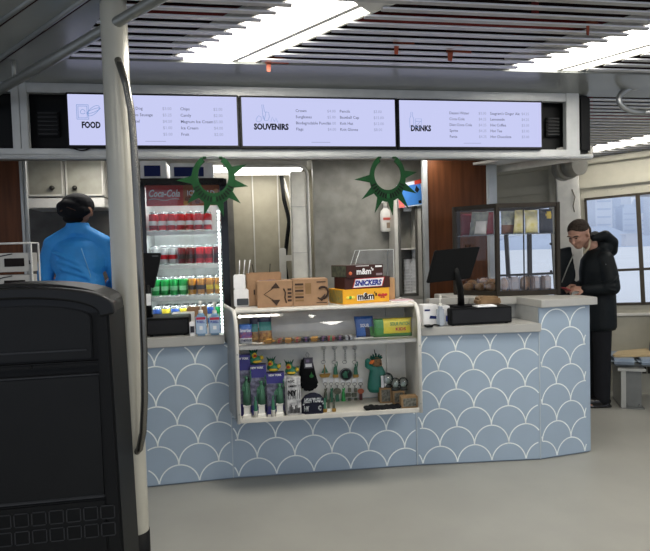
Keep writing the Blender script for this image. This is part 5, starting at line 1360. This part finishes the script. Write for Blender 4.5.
# crisp bags standing on the upper shelf
SZ = ZT_ + hs + .001
CB = [mat('crisp_pale', '#d3c878', .35, c2='#e6dfc0', scale=20), mat('crisp_dark', '#2b2d38', .35), mat('crisp_red', '#7e2430', .35), mat('crisp_brown', '#6e4630', .35), print_w, mat('crisp_grey', '#7c8286', .35, c2='#9ea49a', scale=25), mat('crisp_yellow', '#d8b93a', .35)]
BM2 = BM; BM = CB
sz0 = SZ
bag('grey patterned crisp bag on the upper shelf of the food case', (501, 211, 521, 234), c0.y + .12, lambda x, z, s: 5 if z > .3 else 3, z0=sz0, name='crisp_bag')
bag('pale yellow crisp bag left of the dark divider in the food case', (513, 210, 523, 233), c0.y + .07, lambda x, z, s: 0, z0=sz0, name='crisp_bag', lean=.1)
bag('pale yellow crisp bag right of the dark divider in the food case', (525, 210, 538, 233), c0.y + .08, lambda x, z, s: 0, z0=sz0, name='crisp_bag')
bag('dark crisp bag with round yellow badge at the right of the upper shelf', (539, 209, 553, 234), c0.y + .08, lambda x, z, s: 6 if (x - .6) ** 2 + (z - .7) ** 2 < .04 else 1, z0=sz0, name='crisp_bag')
cv = (c0.y + cl.y) / 2 + .06
bag('dark red crisp bag at the left of the upper shelf, food case', (461, 214, 474, 237), cv + .06, lambda x, z, s: 2 if x < .6 or z > .5 else 4, z0=sz0, name='crisp_bag')
bag('white leaning packet in the middle left of the upper shelf, food case', (469, 212, 486, 240), cv, lambda x, z, s: 4 if z < .55 and x > .2 else 5, z0=sz0, name='crisp_bag', lean=.15)
bag('dark red crisp bag beside the corner post of the food case', (484, 212, 494, 238), cv + .02, lambda x, z, s: 2, z0=sz0, name='crisp_bag')
BM = BM2
# wrapped pastries on the floor of the case
bread = mat('pastry', '#cf9c6a', .6, c2='#ecd0ac', scale=25); wrap = glass('wrap_film', .16, (1, .98, .98)); wrapw = mat('wrap_white', '#efe4dc', .3, c2='#d0b2a2', scale=20); lab_ = mat('pastry_label', '#d8cfc8', .5)
def pastry(px, py, v, r, kind, label):
    p = pk(px, py, v); t = thing('wrapped_pastry', label, 'pastry', (p.x, v, 0), random.uniform(-.3, .3)); z = max(p.z - r[2], ZT_ + .0215); t.location = k2w((p.x, v, z))
    b = B()
    if kind == 0: b.sph((0, 0, r[2]), (r[0] * .9, r[1] * .9, r[2] * .9)); b.sph((r[0] * .3, 0, r[2] * 1.1), (r[0] * .5, r[1] * .6, r[2] * .7)); b.build('pastry', bread, t)
    else: b.box((0, 0, r[2]), (r[0] * 1.8, r[1] * 1.6, r[2] * 1.8), 0, .012); b.build('pastry', wrapw, t); b = B(); b.bx(-r[0] * .5, r[0] * .5, -r[1] * .86, -r[1] * .82, r[2] * .4, r[2] * 1.3, 0); b.build('label', lab_, t)
    b = B(); b.box((0, 0, r[2]), (r[0] * 2.1, r[1] * 1.9, r[2] * 2), 0, .014)
    for s in (-1, 1): b.prism([(s * r[0] * .98, r[2] * .5), (s * r[0] * 1.25, r[2] * .3), (s * r[0] * 1.25, r[2] * 1.9), (s * r[0] * .98, r[2] * 1.5)], -.002, .002)
    b.build('wrapper', wrap, t)
vv = c0.y
pl = [(468, 291, cv + .08, 0, 'lowest left'), (480, 291, cv + .03, 0, 'lower middle'), (491, 291, cv - .02, 0, 'lower right by the corner post')]
for px, py, v, k, s in pl: pastry(px, py, v, (.050, .045, .038), k, 'wrapped roll behind the left pane of the food case, ' + s)
for px, py, v, s in ((472, 283, cv + .12, 'upper left'), (484, 281, cv + .10, 'upper middle'), (492, 282, cv + .05, 'upper right by the corner post')):
    pastry(px, py, v, (.045, .045, .03), 0, 'wrapped roll heaped behind the left pane, ' + s)
for px, k, s in ((504, 0, 'leftmost'), (514, 1, 'second from left'), (524, 0, 'third from left'), (534, 1, 'fourth from left'), (545, 1, 'rightmost')):
    pastry(px, 286, vv + .09, (.038, .04, .064), k, 'wrapped pastry standing behind the right pane of the food case, ' + s)
# ================================================================== WASTE BIN
BY = 2.20
o_ = hitY(116.5, 420, BY); bk = w2k(o_)
lft = bk.x - .72
t = thing('waste_bin', 'tall black plastic waste bin with arched lid in the left foreground', 'bin', ((bk.x + lft) / 2, bk.y, 0)); BW = bk.x - lft; BD = .33; hw = BW / 2
def zb(py, px=100): return pk(px, py, bk.y).z
def xb(px, py): return pk(px, py, bk.y).x - (bk.x + lft) / 2
binm = mat('bin_plastic', '#0a0b0c', .55, spec=.25, var=.12, scale=6, bump=.15, bscale=220); bin2 = mat('bin_panel', '#0c0d0e', .5, var=.25, scale=3, spec=.3)
zc1 = zb(302, 122); zpk = zb(287, 30)
b = B()
pz0 = zb(377, 50); pz1 = zb(503, 60)       # main panel top/bottom
hood = zb(318, 50)
xr = xb(101, 400); xr2 = xb(104, 490)      # inner edges of the right post
# posts
b.prism([(xr, 0), (hw + .012, 0), (hw - .012, zc1 - .03), (xr - .005, zc1 - .03)], 0, BD, 0, bev=.008)
b.prism([(-xr, 0), (-hw - .012, 0), (-hw + .012, zc1 - .03), (-xr + .005, zc1 - .03)], 0, BD, 0, bev=.008)
b.bx(-xr - .002, xr + .002, 0, BD, 0, pz1, 0, .006)
b.bx(-xr - .002, xr + .002, .04, BD, pz1, zc1 - .04, 0)
b.build('body', binm, t)
b = B(); b.bx(-xr + .002, xr - .002, .016, .045, pz1 + .004, pz0 - .004, 0, .006); pn = b.build('front_panel', bin2, t)
b = B(); b.bx(-xr + .004, xr - .004, .010, .02, pz1 - .0, pz1 + .012, 0, .003); b.bx(-xr + .004, xr - .004, .010, .03, pz0 - .006, pz0, 0, .002); b.build('panel_rim', mat('bin_edge', '#38393b', .4), pn)  # paler rim colour stands in for edge highlights on the black plastic
# arched mouth flap with slot line
arc = []
fz0, fz1 = zb(362, 50), zb(306, 40)
xf = xb(90, 340)
for k in range(15): a = PI * k / 14; arc.append((xf * math.cos(a) if abs(math.cos(a)) < 1 else xf * math.cos(a), zb(318, 88) + (fz1 - zb(318, 88)) * math.sin(a)))
b = B(); b.prism([(xf, fz0)] + arc + [(-xf, fz0)], .028, .05, 0, bev=.004); fl_ = b.build('flap', bin2, t)
b = B(); zz = zb(353, 40); b.bx(-xb(85, 350), xb(85, 350), .020, .03, zz - .004, zz + .003, 0, .002); b.build('flap_lip', MATS['bin_edge'], fl_)
b = B(); b.bx(-xr, xr, .012, .05, fz0 - .03, fz0 - .008, 0, .006); b.sph((0.05, .012, fz0 - .018), .006); b.build('ledge', binm, t)
# lid: arched hood overhanging
def arch(hw_, z_edge, z_peak, n=20): return [(hw_ * math.cos(PI * k / n), z_edge + (z_peak - z_edge) * math.sin(PI * k / n) ** .8) for k in range(n + 1)]
outer = arch(hw + .012, zc1 - .02, zpk); inner = arch(xr + .01, zc1 - .055, zpk - .045)
b = B(); b.prism(outer + [(-hw - .012, zc1 - .045), (-xr - .01, zc1 - .055)] + inner[::-1][1:-1] + [(xr + .01, zc1 - .055), (hw + .012, zc1 - .045)], -.012, .05, 0)
top = arch(hw - .01, zc1 - .02, zpk + .012); b.prism(top + [(-hw + .01, zc1 - .05), (hw - .01, zc1 - .05)], .04, BD - .02, 0)
lid = b.build('lid', mat('lid_gloss', '#0a0b0c', .42, spec=.35), t)
m = lid.modifiers.new('b', 'BEVEL'); m.width = .008; m.segments = 2; m.limit_method = 'ANGLE'
# pressed squares near the foot
b = B(); hole_m = mat('bin_recess', '#0f1011', .5)
y1c, y2c = zb(516.5, 60), zb(534, 60)
step = (xb(108, 516) - xb(91, 516))
for r_, zz in enumerate((y1c, y2c)):
    for k in range(-12, 1):
        x = xb(108, 516) + k * step
        if x < -xr: continue
        s = step * .37
        b.bx(x - s, x + s, -.001, .0, zz - s, zz + s, 1)
        for q in ((x - s - .004, x - s, zz - s, zz + s), (x + s, x + s + .004, zz - s, zz + s), (x - s, x + s, zz - s - .004, zz - s), (x - s, x + s, zz + s, zz + s + .004)): b.bx(q[0], q[1], -.004, 0, q[2], q[3], 0, .001)
b.build('pressed_squares', [MATS['bin_edge'], hole_m], t)

# ================================================================== STEEL POST WITH GRAB RAIL
PY = 2.66
pb = hitY(139.5, 520, PY); ptp = hitY(113, 10, PY)
px_, pr = hitY(121, 250, PY).x, .060
px_ = (pb.x + hitY(113, 10, PY).x) / 2 - .008
t = thing('support_post', 'round cream grey support post beside the bin, floor to ceiling', 'post', (px_, PY, 0), 0, world=True)
k_ = w2k((px_, PY, 0)); ph = zc(k_.y) + .03
b = B(); b.cyl((0, 0, 0), (0, 0, ph), pr, pr, 0, 40, cap=False); b.build('pole', mat('post_paint', '#b9b6a9', .28, .15, var=.03), t)
b = B(); zz = hitY(140, 530, PY).z; b.cyl((0, 0, 0), (0, 0, zz), pr + .003, pr + .003, 0, 40); b.build('black_boot', black, t)
def loc(px, py, Y): p = hitY(px, py, Y); return (p.x - px_, p.y - PY, p.z)
b = B(); pts = [loc(118, 60, PY - .06), loc(120, 66, PY - .085), loc(126, 84, PY - .09), loc(131, 110, PY - .085), loc(133.5, 140, PY - .08), loc(135.5, 175, PY - .075), loc(139, 240, PY - .07), loc(142, 300, PY - .07), loc(144, 350, PY - .07), loc(144.5, 400, PY - .07), loc(143, 432, PY - .07), loc(139.5, 449, PY - .06), loc(136.5, 452, PY - .035)]
b.tube(pts, .0165, 0, 12)
b.build('grab_rail', mat('rail_steel', '#77756f', .25, .85), t)
a = Vector(hitY(108, 27.5, PY)); dirv = (hitY(-2, 91, 3.30) - a); dirv.normalize()
b = B(); b.tube([a - dirv * 1.6, a - dirv * .05, a + dirv * .0, a + dirv * 2.2], .025, 0, 14)
for k in (-1.1, .9, 2.0): q = a + dirv * k; b.cyl(q, (q.x, q.y, q.z + .16), .012)
o = b.build('overhead_rail', mat('rail_grey', '#84857f', .35, .4)); tag(o, 'grey overhead pipe rail passing through the support post', 'rail')

# ================================================================== PEOPLE
def head(b, c, s, yaw=0, pitch=0, female=False):
    """head facing -y before rotation; c = centre of skull, s = half height"""
    M = Matrix.Translation(c) @ Matrix.Rotation(yaw, 4, 'Z') @ Matrix.Rotation(pitch, 4, 'X')
    def P(*a): return M @ (Vector(a) * s)
    def sp(a, r, rot=(0, 0, 0)):
        bb = bmesh.new(); bmesh.ops.create_uvsphere(bb, u_segments=18, v_segments=12, radius=1)
        T = M @ Matrix.Translation(Vector(a) * s) @ Euler(rot).to_matrix().to_4x4() @ Matrix.Diagonal((r[0] * s, r[1] * s, r[2] * s, 1)); b._add(bb, 0, T)
    sp((0, .1, .25), (.68, .85, .74)); sp((0, -.22, -.2), (.56, .58, .66)); sp((0, -.40, -.66), (.34, .32, .28)); sp((0, -.1, -.35), (.58, .55, .45))
    sp((0, -.80, -.10), (.10, .13, .26), (-.3, 0, 0)); sp((0, -.90, -.25), (.14, .12, .10)); sp((0, -.66, .22), (.46, .14, .10))
    sp((0, -.72, -.50), (.22, .10, .05)); sp((0, -.70, -.58), (.18, .10, .05))
    for q in (-1, 1): sp((q * .70, .02, -.06), (.08, .17, .26), (0, 0, q * .3)); sp((q * .30, -.55, -.18), (.2, .2, .2))
    return M
def hand(b, w, f, up, s=1., curl=.6, side=1):
    """palm from wrist w pointing along f; up = back of the hand; five bent fingers"""
    w = Vector(w); f = Vector(f).normalized(); up = Vector(up).normalized(); r = f.cross(up).normalized() * side; up = r.cross(f).normalized() * side
    k = w + f * .045 * s
    for o in (-.026, -.009, .009, .026):
        b.cyl(w + f * .01 * s + r * o * s * .7, w + f * .085 * s + r * o * s, .014 * s, .012 * s, 0, 8); b.sph(w + f * .085 * s + r * o * s, .012 * s, 0, 8)
    for o, L in ((-.029, .072), (-.010, .082), (.010, .077), (.028, .060)):
        p = w + f * .088 * s + r * o * s; d = f.copy(); seg = [L * .42, L * .32, L * .26]; rd = [.0095, .0088, .0078, .007]
        pts = [p]
        for i, q in enumerate(seg):
            a = curl * (i + 1); d = f * math.cos(a) - up * math.sin(a); p = p + d * q * s; pts.append(p)
        chain(b, pts, [x * s for x in rd], 0, 8)
    p = w + f * .02 * s - r * .03 * s; d1 = (f * .6 - r * .6 - up * .4).normalized(); p2 = p + d1 * .038 * s; d2 = (f * .85 - up * .5 + r * .1).normalized(); chain(b, [p, p2, p2 + d2 * .03 * s, p2 + d2 * .055 * s], [.014 * s, .011 * s, .010 * s, .008 * s], 0, 8)

# ---- worker behind the counter, seen from the back
hp = pk(76, 212, .95)
WZ = hp.z + .10 - 1.80
WZ = max(0, WZ)
b = B(); b.bx(UL + .1, P1.x - .15, .66, 1.5, .0, WZ, 0); 
if WZ > .02: struct(kmesh(b.build('trim_8', mat('duckboard', '#4a4743', .8))))
hs_ = 1.80
t = thing('person', 'person in bright blue shirt and black cap, back turned, working in the galley', 'person', (pk(79, 260, .98).x, .98, WZ))
zs_ = lambda py: pk(80, py, .98).z - WZ
sh = zs_(236); nk = zs_(226); hc = zs_(211)
b = B()
head(b, (.012, .03, hc - .005), .122, PI + .5, -.3)
chain(b, [(-.01, .02, nk + .03), (0, .03, sh - .04)], [.055, .05])
b.sph((0, 0, sh - .26), (.15, .10, .19)); b.sph((0, 0, 1.08), (.155, .11, .18)); b.sph((0, 0, .93), (.16, .12, .14))
for q in (-1, 1):
    chain(b, [(q * .09, 0, .9), (q * .10, -.0, .5), (q * .10, .02, .09)], [.085, .058, .042]); chain(b, [(q * .10, 0, .05), (q * .11, .14, .035)], [.04, .032])
    el = (q * .25, .04, sh - .34); wr = (q * .13, .26, sh - .40)
    chain(b, [(q * .15, 0, sh - .10), el, wr], [.055, .042, .028]); hand(b, wr, (-q * .35, .9, 0), (0, 0, 1), .95, .5, q)
mobj('body', blob(b, .008, 3), skin, t)
b = B()  # shirt
b.sph((0, 0, sh - .19), (.195, .135, .20)); b.sph((0, .0, sh - .12), (.185, .125, .12)); chain(b, [(-.17, 0, sh - .06), (-.06, 0, nk - .06), (.06, 0, nk - .06), (.17, 0, sh - .06)], [.068, .062, .062, .068]); b.sph((0, 0, 1.12), (.175, .135, .22)); b.sph((0, 0, .95), (.18, .14, .14))
for q in (-1, 1):
    chain(b, [(q * .175, 0, sh - .065), (q * .22, .02, sh - .20), (q * .25, .04, sh - .36), (q * .19, .16, sh - .40)], [.062, .062, .056, .048])
for k in range(4): chain(b, [(-.15 + k * .03, -.11, sh - .12 - k * .07), (0 + k * .04, -.135, sh - .2 - k * .06), (.14, -.11, sh - .32 - k * .04)], [.012, .016, .012], 0, 8)
b.lathe([(.090, -.07), (.080, .01), (.074, .03), (.060, .025), (.055, -.07)], (.0, .01, nk - .002), 20)
mobj('shirt', blob(b, .008, 4), mat('shirt_blue', '#2f93e0', .6, var=.05), t)
b = B(); b.tube([(.05, -.139, sh - .1), (.10, -.135, sh - .3), (.125, -.13, sh - .55)], .003, 0, 5); b.build('shirt_seam', mat('seam_pale', '#6ea9d4', .6), t)
b = B()
for q in (-1, 1): chain(b, [(q * .085, 0, .95), (q * .10, 0, .5), (q * .10, .01, .08)], [.105, .082, .07])
b.sph((0, 0, .95), (.17, .125, .1)); mobj('trousers', blob(b, .012, 3), mat('trouser_black', '#191a1e', .8), t)
b = B()
for q in (-1, 1): b.sph((q * .105, .07, .045), (.05, .14, .045)); b.bx(q * .105 - .045, q * .105 + .045, -.05, .19, 0, .03, 0, .01)
mobj('shoes', blob(b, .01, 2), black, t)
b = B(); cz = hc
b.sph((.004, .02, cz + .045), (.116, .13, .10)); b.sph((-.012, -.02, cz + .0), (.118, .11, .065)); b.sph((-.03, -.05, cz + .03), (.095, .085, .06)); b.sph((-.01, -.04, cz - .02), (.085, .085, .055))
for k in range(4): chain(b, [(-.09 + k * .03, -.115 + abs(k - 1.5) * .01, cz + .0), (-.07 + k * .025, -.09, cz + .075)], [.012, .010], 0, 8)
mobj('cap', blob(b, .007, 3), mat('cap_cloth', '#15161a', .85, bump=.2, bscale=40), t)
b = B(); b.tube([(-.085, -.105, cz - .01), (-.03, -.128, cz + .022), (.02, -.118, cz - .005)], .006, 0, 6); b.build('cap_strap', mat('cap_brown', '#4a3528', .6), t)
t.scale = (1.1, 1, 1)
b = B(); b.sph((-.02, -.03, cz - .062), (.070, .072, .040)); mobj('hair', blob(b, .008, 2), mat('hair_black', '#0f0d0d', .8), t)

# ---- man in the dark coat, side on, looking down at his hands
MY = 5.38
ft = hitY(597, 404, MY)
t = thing('person', 'man in black hooded coat standing by the window, looking down at his hands', 'person', (ft.x, MY, 0), 0, world=True)
def mz(py): return hitY(590, py, MY).z
def mx(px, py): return hitY(px, py, MY).x - ft.x
hc_ = Vector((mx(577.5, 236), -.03, mz(236)))
sh = mz(252)
b = B()
hc_ = hc_ + Vector((0, 0, .02)); HM = head(b, hc_, .134, -PI / 2 + .55, .5)
HM = Matrix.Translation(hc_) @ Matrix.Rotation(-PI / 2 + .55, 4, 'Z') @ Matrix.Rotation(.5, 4, 'X')
chain(b, [(hc_.x + .045, -.0, hc_.z - .05), (.02, 0, sh + .02), (.01, 0, sh - .1)], [.058, .058, .06])
b.sph((.01, 0, sh - .24), (.11, .15, .18)); b.sph((.02, 0, sh - .5), (.12, .16, .2)); b.sph((.01, 0, .95), (.12, .16, .14))
for q in (-1, 1): chain(b, [(.0, q * .09, .92), (.02, q * .10, .5), (.0, q * .10, .10)], [.085, .06, .042]); chain(b, [(0, q * .10, .05), (-.12, q * .11, .035)], [.042, .032])
hx, hz_ = mx(572, 290), mz(288)
wr1 = (hx + .05, -.16, hz_ - .0); wr2 = (hx + .06, .06, hz_ + .01)
el1 = (.035, -.235, sh - .33); el2 = (.03, .235, sh - .33)
chain(b, [(.02, -.13, sh - .09), el1, wr1], [.055, .045, .03]); chain(b, [(.02, .13, sh - .09), el2, wr2], [.055, .045, .03])
hand(b, wr1, (-.85, .35, .1), (-.2, -.5, .8), 1.0, .62, 1); hand(b, wr2, (-.85, -.35, .1), (-.2, .5, .8), 1.0, .62, -1)
mobj('body', blob(b, .0065, 3), mat('skin_man', '#b08672', .55, var=.05), t)
coatm = mat('coat_black', '#111619', .55, var=.15, scale=10, bump=.25, bscale=18)
b = B()
hem = mz(329)
bx0, bx1 = mx(566, 300), mx(615, 300)
HB = sh - hem
b.lathe([(0, 0), (.145, 0), (.158, .03), (.155, HB * .3), (.150, HB * .55), (.155, HB * .75), (.140, HB * .9), (.095, HB * 1.0), (0, HB * 1.04)], (0, 0, 0), 28, T=Matrix.Translation((.012, 0, hem)) @ Matrix.Diagonal((1.0, 1.28, 1, 1)))
for q in (-1, 1):
    e = el1 if q < 0 else el2; wv = wr1 if q < 0 else wr2
    wv = Vector(wv) + (Vector(e) - Vector(wv)).normalized() * .01
    chain(b, [(.02, q * .14, sh - .07), Vector((.03, q * .20, sh - .2)), e, Vector(e).lerp(wv, .5), wv], [.078, .074, .070, .060, .048])
# open front flap towards the counter
b.prism([(mx(564, 247), mz(248)), (mx(575, 250), mz(246)), (mx(580, 275), mz(275)), (mx(575, 298), mz(298)), (mx(562, 298), mz(296)), (mx(563, 270), mz(270))], .08, .13, 0)
# hood lying on the back
hx2 = mx(603, 236)
chain(b, [(mx(590, 239), -.08, mz(238)), (mx(600, 234), -.10, mz(236)), (mx(609, 242), -.06, mz(243)), (mx(611, 250), 0, mz(251)), (mx(609, 244), .07, mz(243)), (mx(600, 234), .10, mz(236)), (mx(590, 239), .08, mz(238))], [.035, .05, .055, .06, .055, .05, .035]); b.sph((mx(603, 246), 0, mz(247)), (.09, .12, .08))
b.sph((.02, 0, sh - .01), (.10, .15, .06))
for k in range(3): chain(b, [(-.05, -.27, sh - .30 - k * .012), (.03, -.305, sh - .26 - k * .05), (.08, -.27, sh - .22 - k * .05)], [.008, .010, .008], 0, 8)
mobj('coat', blob(b, .009, 4), coatm, t)
b = B(); pts = [(mx(576, 254), -.05, mz(254)), (mx(571, 268), -.02, mz(268)), (mx(567, 284), .03, mz(284)), (mx(565, 293), .04, mz(294))]
b.tube([(x - .02, y + .06, z) for x, y, z in pts], .006, 0, 6); b.build('coat_zip', mat('zip_pale', '#9a9a92', .35, .6), t)
b = B(); p = (mx(595.5, 264), -.222, mz(264)); b.box(p, (.035, .012, .012), 0, .002); b.build('coat_badge', mat('badge_pale', '#8e9397', .5), t)
b = B(); b.tube([(mx(586, 238), -.085, mz(240)), (mx(584, 246), -.10, mz(247)), (mx(580, 252), -.09, mz(253))], .010, 0, 8); b.build('collar', mat('collar_cream', '#b9ad93', .7), t)
b = B()
for q in (-1, 1): chain(b, [(.01, q * .08, .95), (.01, q * .09, .5), (.0, q * .10, .09)], [.10, .078, .072])
mobj('trousers', blob(b, .012, 3), mat('trouser_black', '#191a1e'), t)
b = B()
for q in (-1, 1):
    b.sph((-.05, q * .10, .055), (.14, .052, .05)); b.bx(-.19, .08, q * .10 - .045, q * .10 + .045, 0, .028, 0, .01)
mobj('shoes', blob(b, .009, 2), mat('shoe_black', '#101012', .25), t)
# hair: short, dark brown greying, on the skull in the head's own frame
s = .134; b = B()
def hp_(a, r):
    bb = bmesh.new(); bmesh.ops.create_uvsphere(bb, u_segments=20, v_segments=14, radius=1); b._add(bb, 0, HM @ Matrix.Translation(Vector(a) * s) @ Matrix.Diagonal((r[0] * s, r[1] * s, r[2] * s, 1)))
hp_((0, .13, .43), (.71, .80, .61)); hp_((0, .42, .05), (.66, .52, .64))
mobj('hair', blob(b, .006, 2), mat('hair_brown', '#2c241f', .85, c2='#463c34', scale=60, bump=.5, bscale=200), t)
b = B()
for q in (-1, 1):
    p = HM @ (Vector((q * .26, -.745, .06)) * s); b.sph(p, (.010, .010, .005), 0, 8)
b.build('eyes', mat('eye_dark', '#2a1e1a', .4), t)
b = B()
for q in (-1, 1): b.tube([HM @ (Vector((q * .12, -.80, .20)) * s), HM @ (Vector((q * .28, -.79, .25)) * s), HM @ (Vector((q * .44, -.68, .20)) * s)], .005, 0, 6)
b.build('eyebrows', MATS['hair_brown'], t)
# phone in his hands
b = B(); T = Matrix.Translation((hx - .085, -.06, hz_ + .0)) @ Matrix.Rotation(.5, 4, 'Y'); b.box((0, 0, 0), (.075, .14, .010), 0, .004, T=T); b.box((0, 0, .0055), (.066, .125, .002), 1, 0, T=T)
o = b.build('phone', [mat('phone_red', '#9c2f2c', .4), blackg]); o.location = (ft.x, MY, 0); tag(o, 'red cased phone held in the standing man\'s hands', 'phone')

# ================================================================== BENCH SEATS
SY = 5.22
bt = hitY(622, 408, SY); bt.z = 0
t = thing('bench', 'row of grey blue bench seats on a steel pedestal by the windows', 'bench', (bt.x, SY, 0), -.3, world=True)
def L(px, py, Y=SY): p = hitY(px, py, Y); return (p.x - bt.x, Y - SY, p.z)
b = B(); z1 = L(630, 369)[2]
x0, x1, x2 = L(621, 390)[0], L(625.5, 390)[0], L(640, 390)[0]
b.bx(x0, x1, -.01, .40, 0, z1, 0, .004); b.bx(x1, x2, .02, .38, 0, z1 - .02, 1, .004); b.bx(x0 - .03, x2 + .03, -.02, .42, z1 - .015, z1 + .01, 0, .004)
for x in (x1 + .02, x2 - .02): b.cyl((x, .0, .03), (x, .02, .03), .01, .01, 1, 8)
b.bx(x0, x2 + .02, -.01, .41, 0, .012, 1)
b.build('pedestal', [mat('bench_steel', '#a9a9a4', .35, .4), mat('bench_grey', '#6f716f', .45, .3)], t)
b = B(); b.bx(L(612, 366)[0] + .05, 1.3, .1, .36, z1 + .01, z1 + .04, 0, .006); b.build('beam', MATS['bench_grey'], t)
seatm = mat('seat_blue_grey', '#8794a3', .5, var=.06); backm = mat('seat_back', '#5b5d60', .5)
sx0 = L(612.5, 364)[0]; sw = L(636, 364)[0] - sx0
for k in range(3):
    xa = sx0 + k * (sw + .03) * (1 if k == 0 else 1); w_ = sw if k == 0 else sw * 1.6
    xa = sx0 if k == 0 else sx0 + sw + .01 + (k - 1) * (.50 + .02); w_ = sw if k == 0 else .50
    b = B()
    T = Matrix.Translation((xa + w_ / 2, .22, z1 + .07)); b.box((0, 0, 0), (w_, .46, .055), 0, .026, T=T)
    b.build('seat', seatm, t)
    if k:
        b = B(); n = 10
        G = []
        for s in (0, 1):
            for i in range(n + 1):
                a = i / n; zz = z1 + .08 + .42 * a; ww = .5 * (1 - max(0, (a - .55) / .45) ** 2 * .55) - .02 * a
                yy = .40 + .14 * a + s * .03
                for q in (-1, 1): G.append((s, i, q, b.bm.verts.new((xa + .16 + w_ / 2 + q * ww / 2 + .08 * a, yy - .06, zz))))
        V = {(s, i, q): v for s, i, q, v in G}
        for i in range(n):
            b.bm.faces.new((V[0, i, -1], V[0, i, 1], V[0, i + 1, 1], V[0, i + 1, -1])); b.bm.faces.new((V[1, i, -1], V[1, i + 1, -1], V[1, i + 1, 1], V[1, i, 1]))
            for q in (-1, 1): b.bm.faces.new((V[0, i, q], V[0, i + 1, q], V[1, i + 1, q], V[1, i, q]))
        b.bm.faces.new([V[0, n, -1], V[0, n, 1], V[1, n, 1], V[1, n, -1]]); b.bm.faces.new([V[0, 0, -1], V[0, 0, 1], V[1, 0, 1], V[1, 0, -1]])
        bmesh.ops.recalc_face_normals(b.bm, faces=b.bm.faces); b.build('backrest', backm, t)
a0 = L(618, 354)
b = B(); b.prism([(0, .0), (.06, -.02), (.5, -.03), (.5, .32), (.15, .22), (.02, .06)], 0, .02, 0, 'xy', bev=.006)
o = b.build('wooden_tray', mat('light_wood', '#c4b08a', .45, c2='#b39c74', scale=5, stretch=(1, 10, 1))); o.location = (bt.x + a0[0], SY + .08, z1 + .0985); tag(o, 'light wooden board lying across the bench seats', 'board')
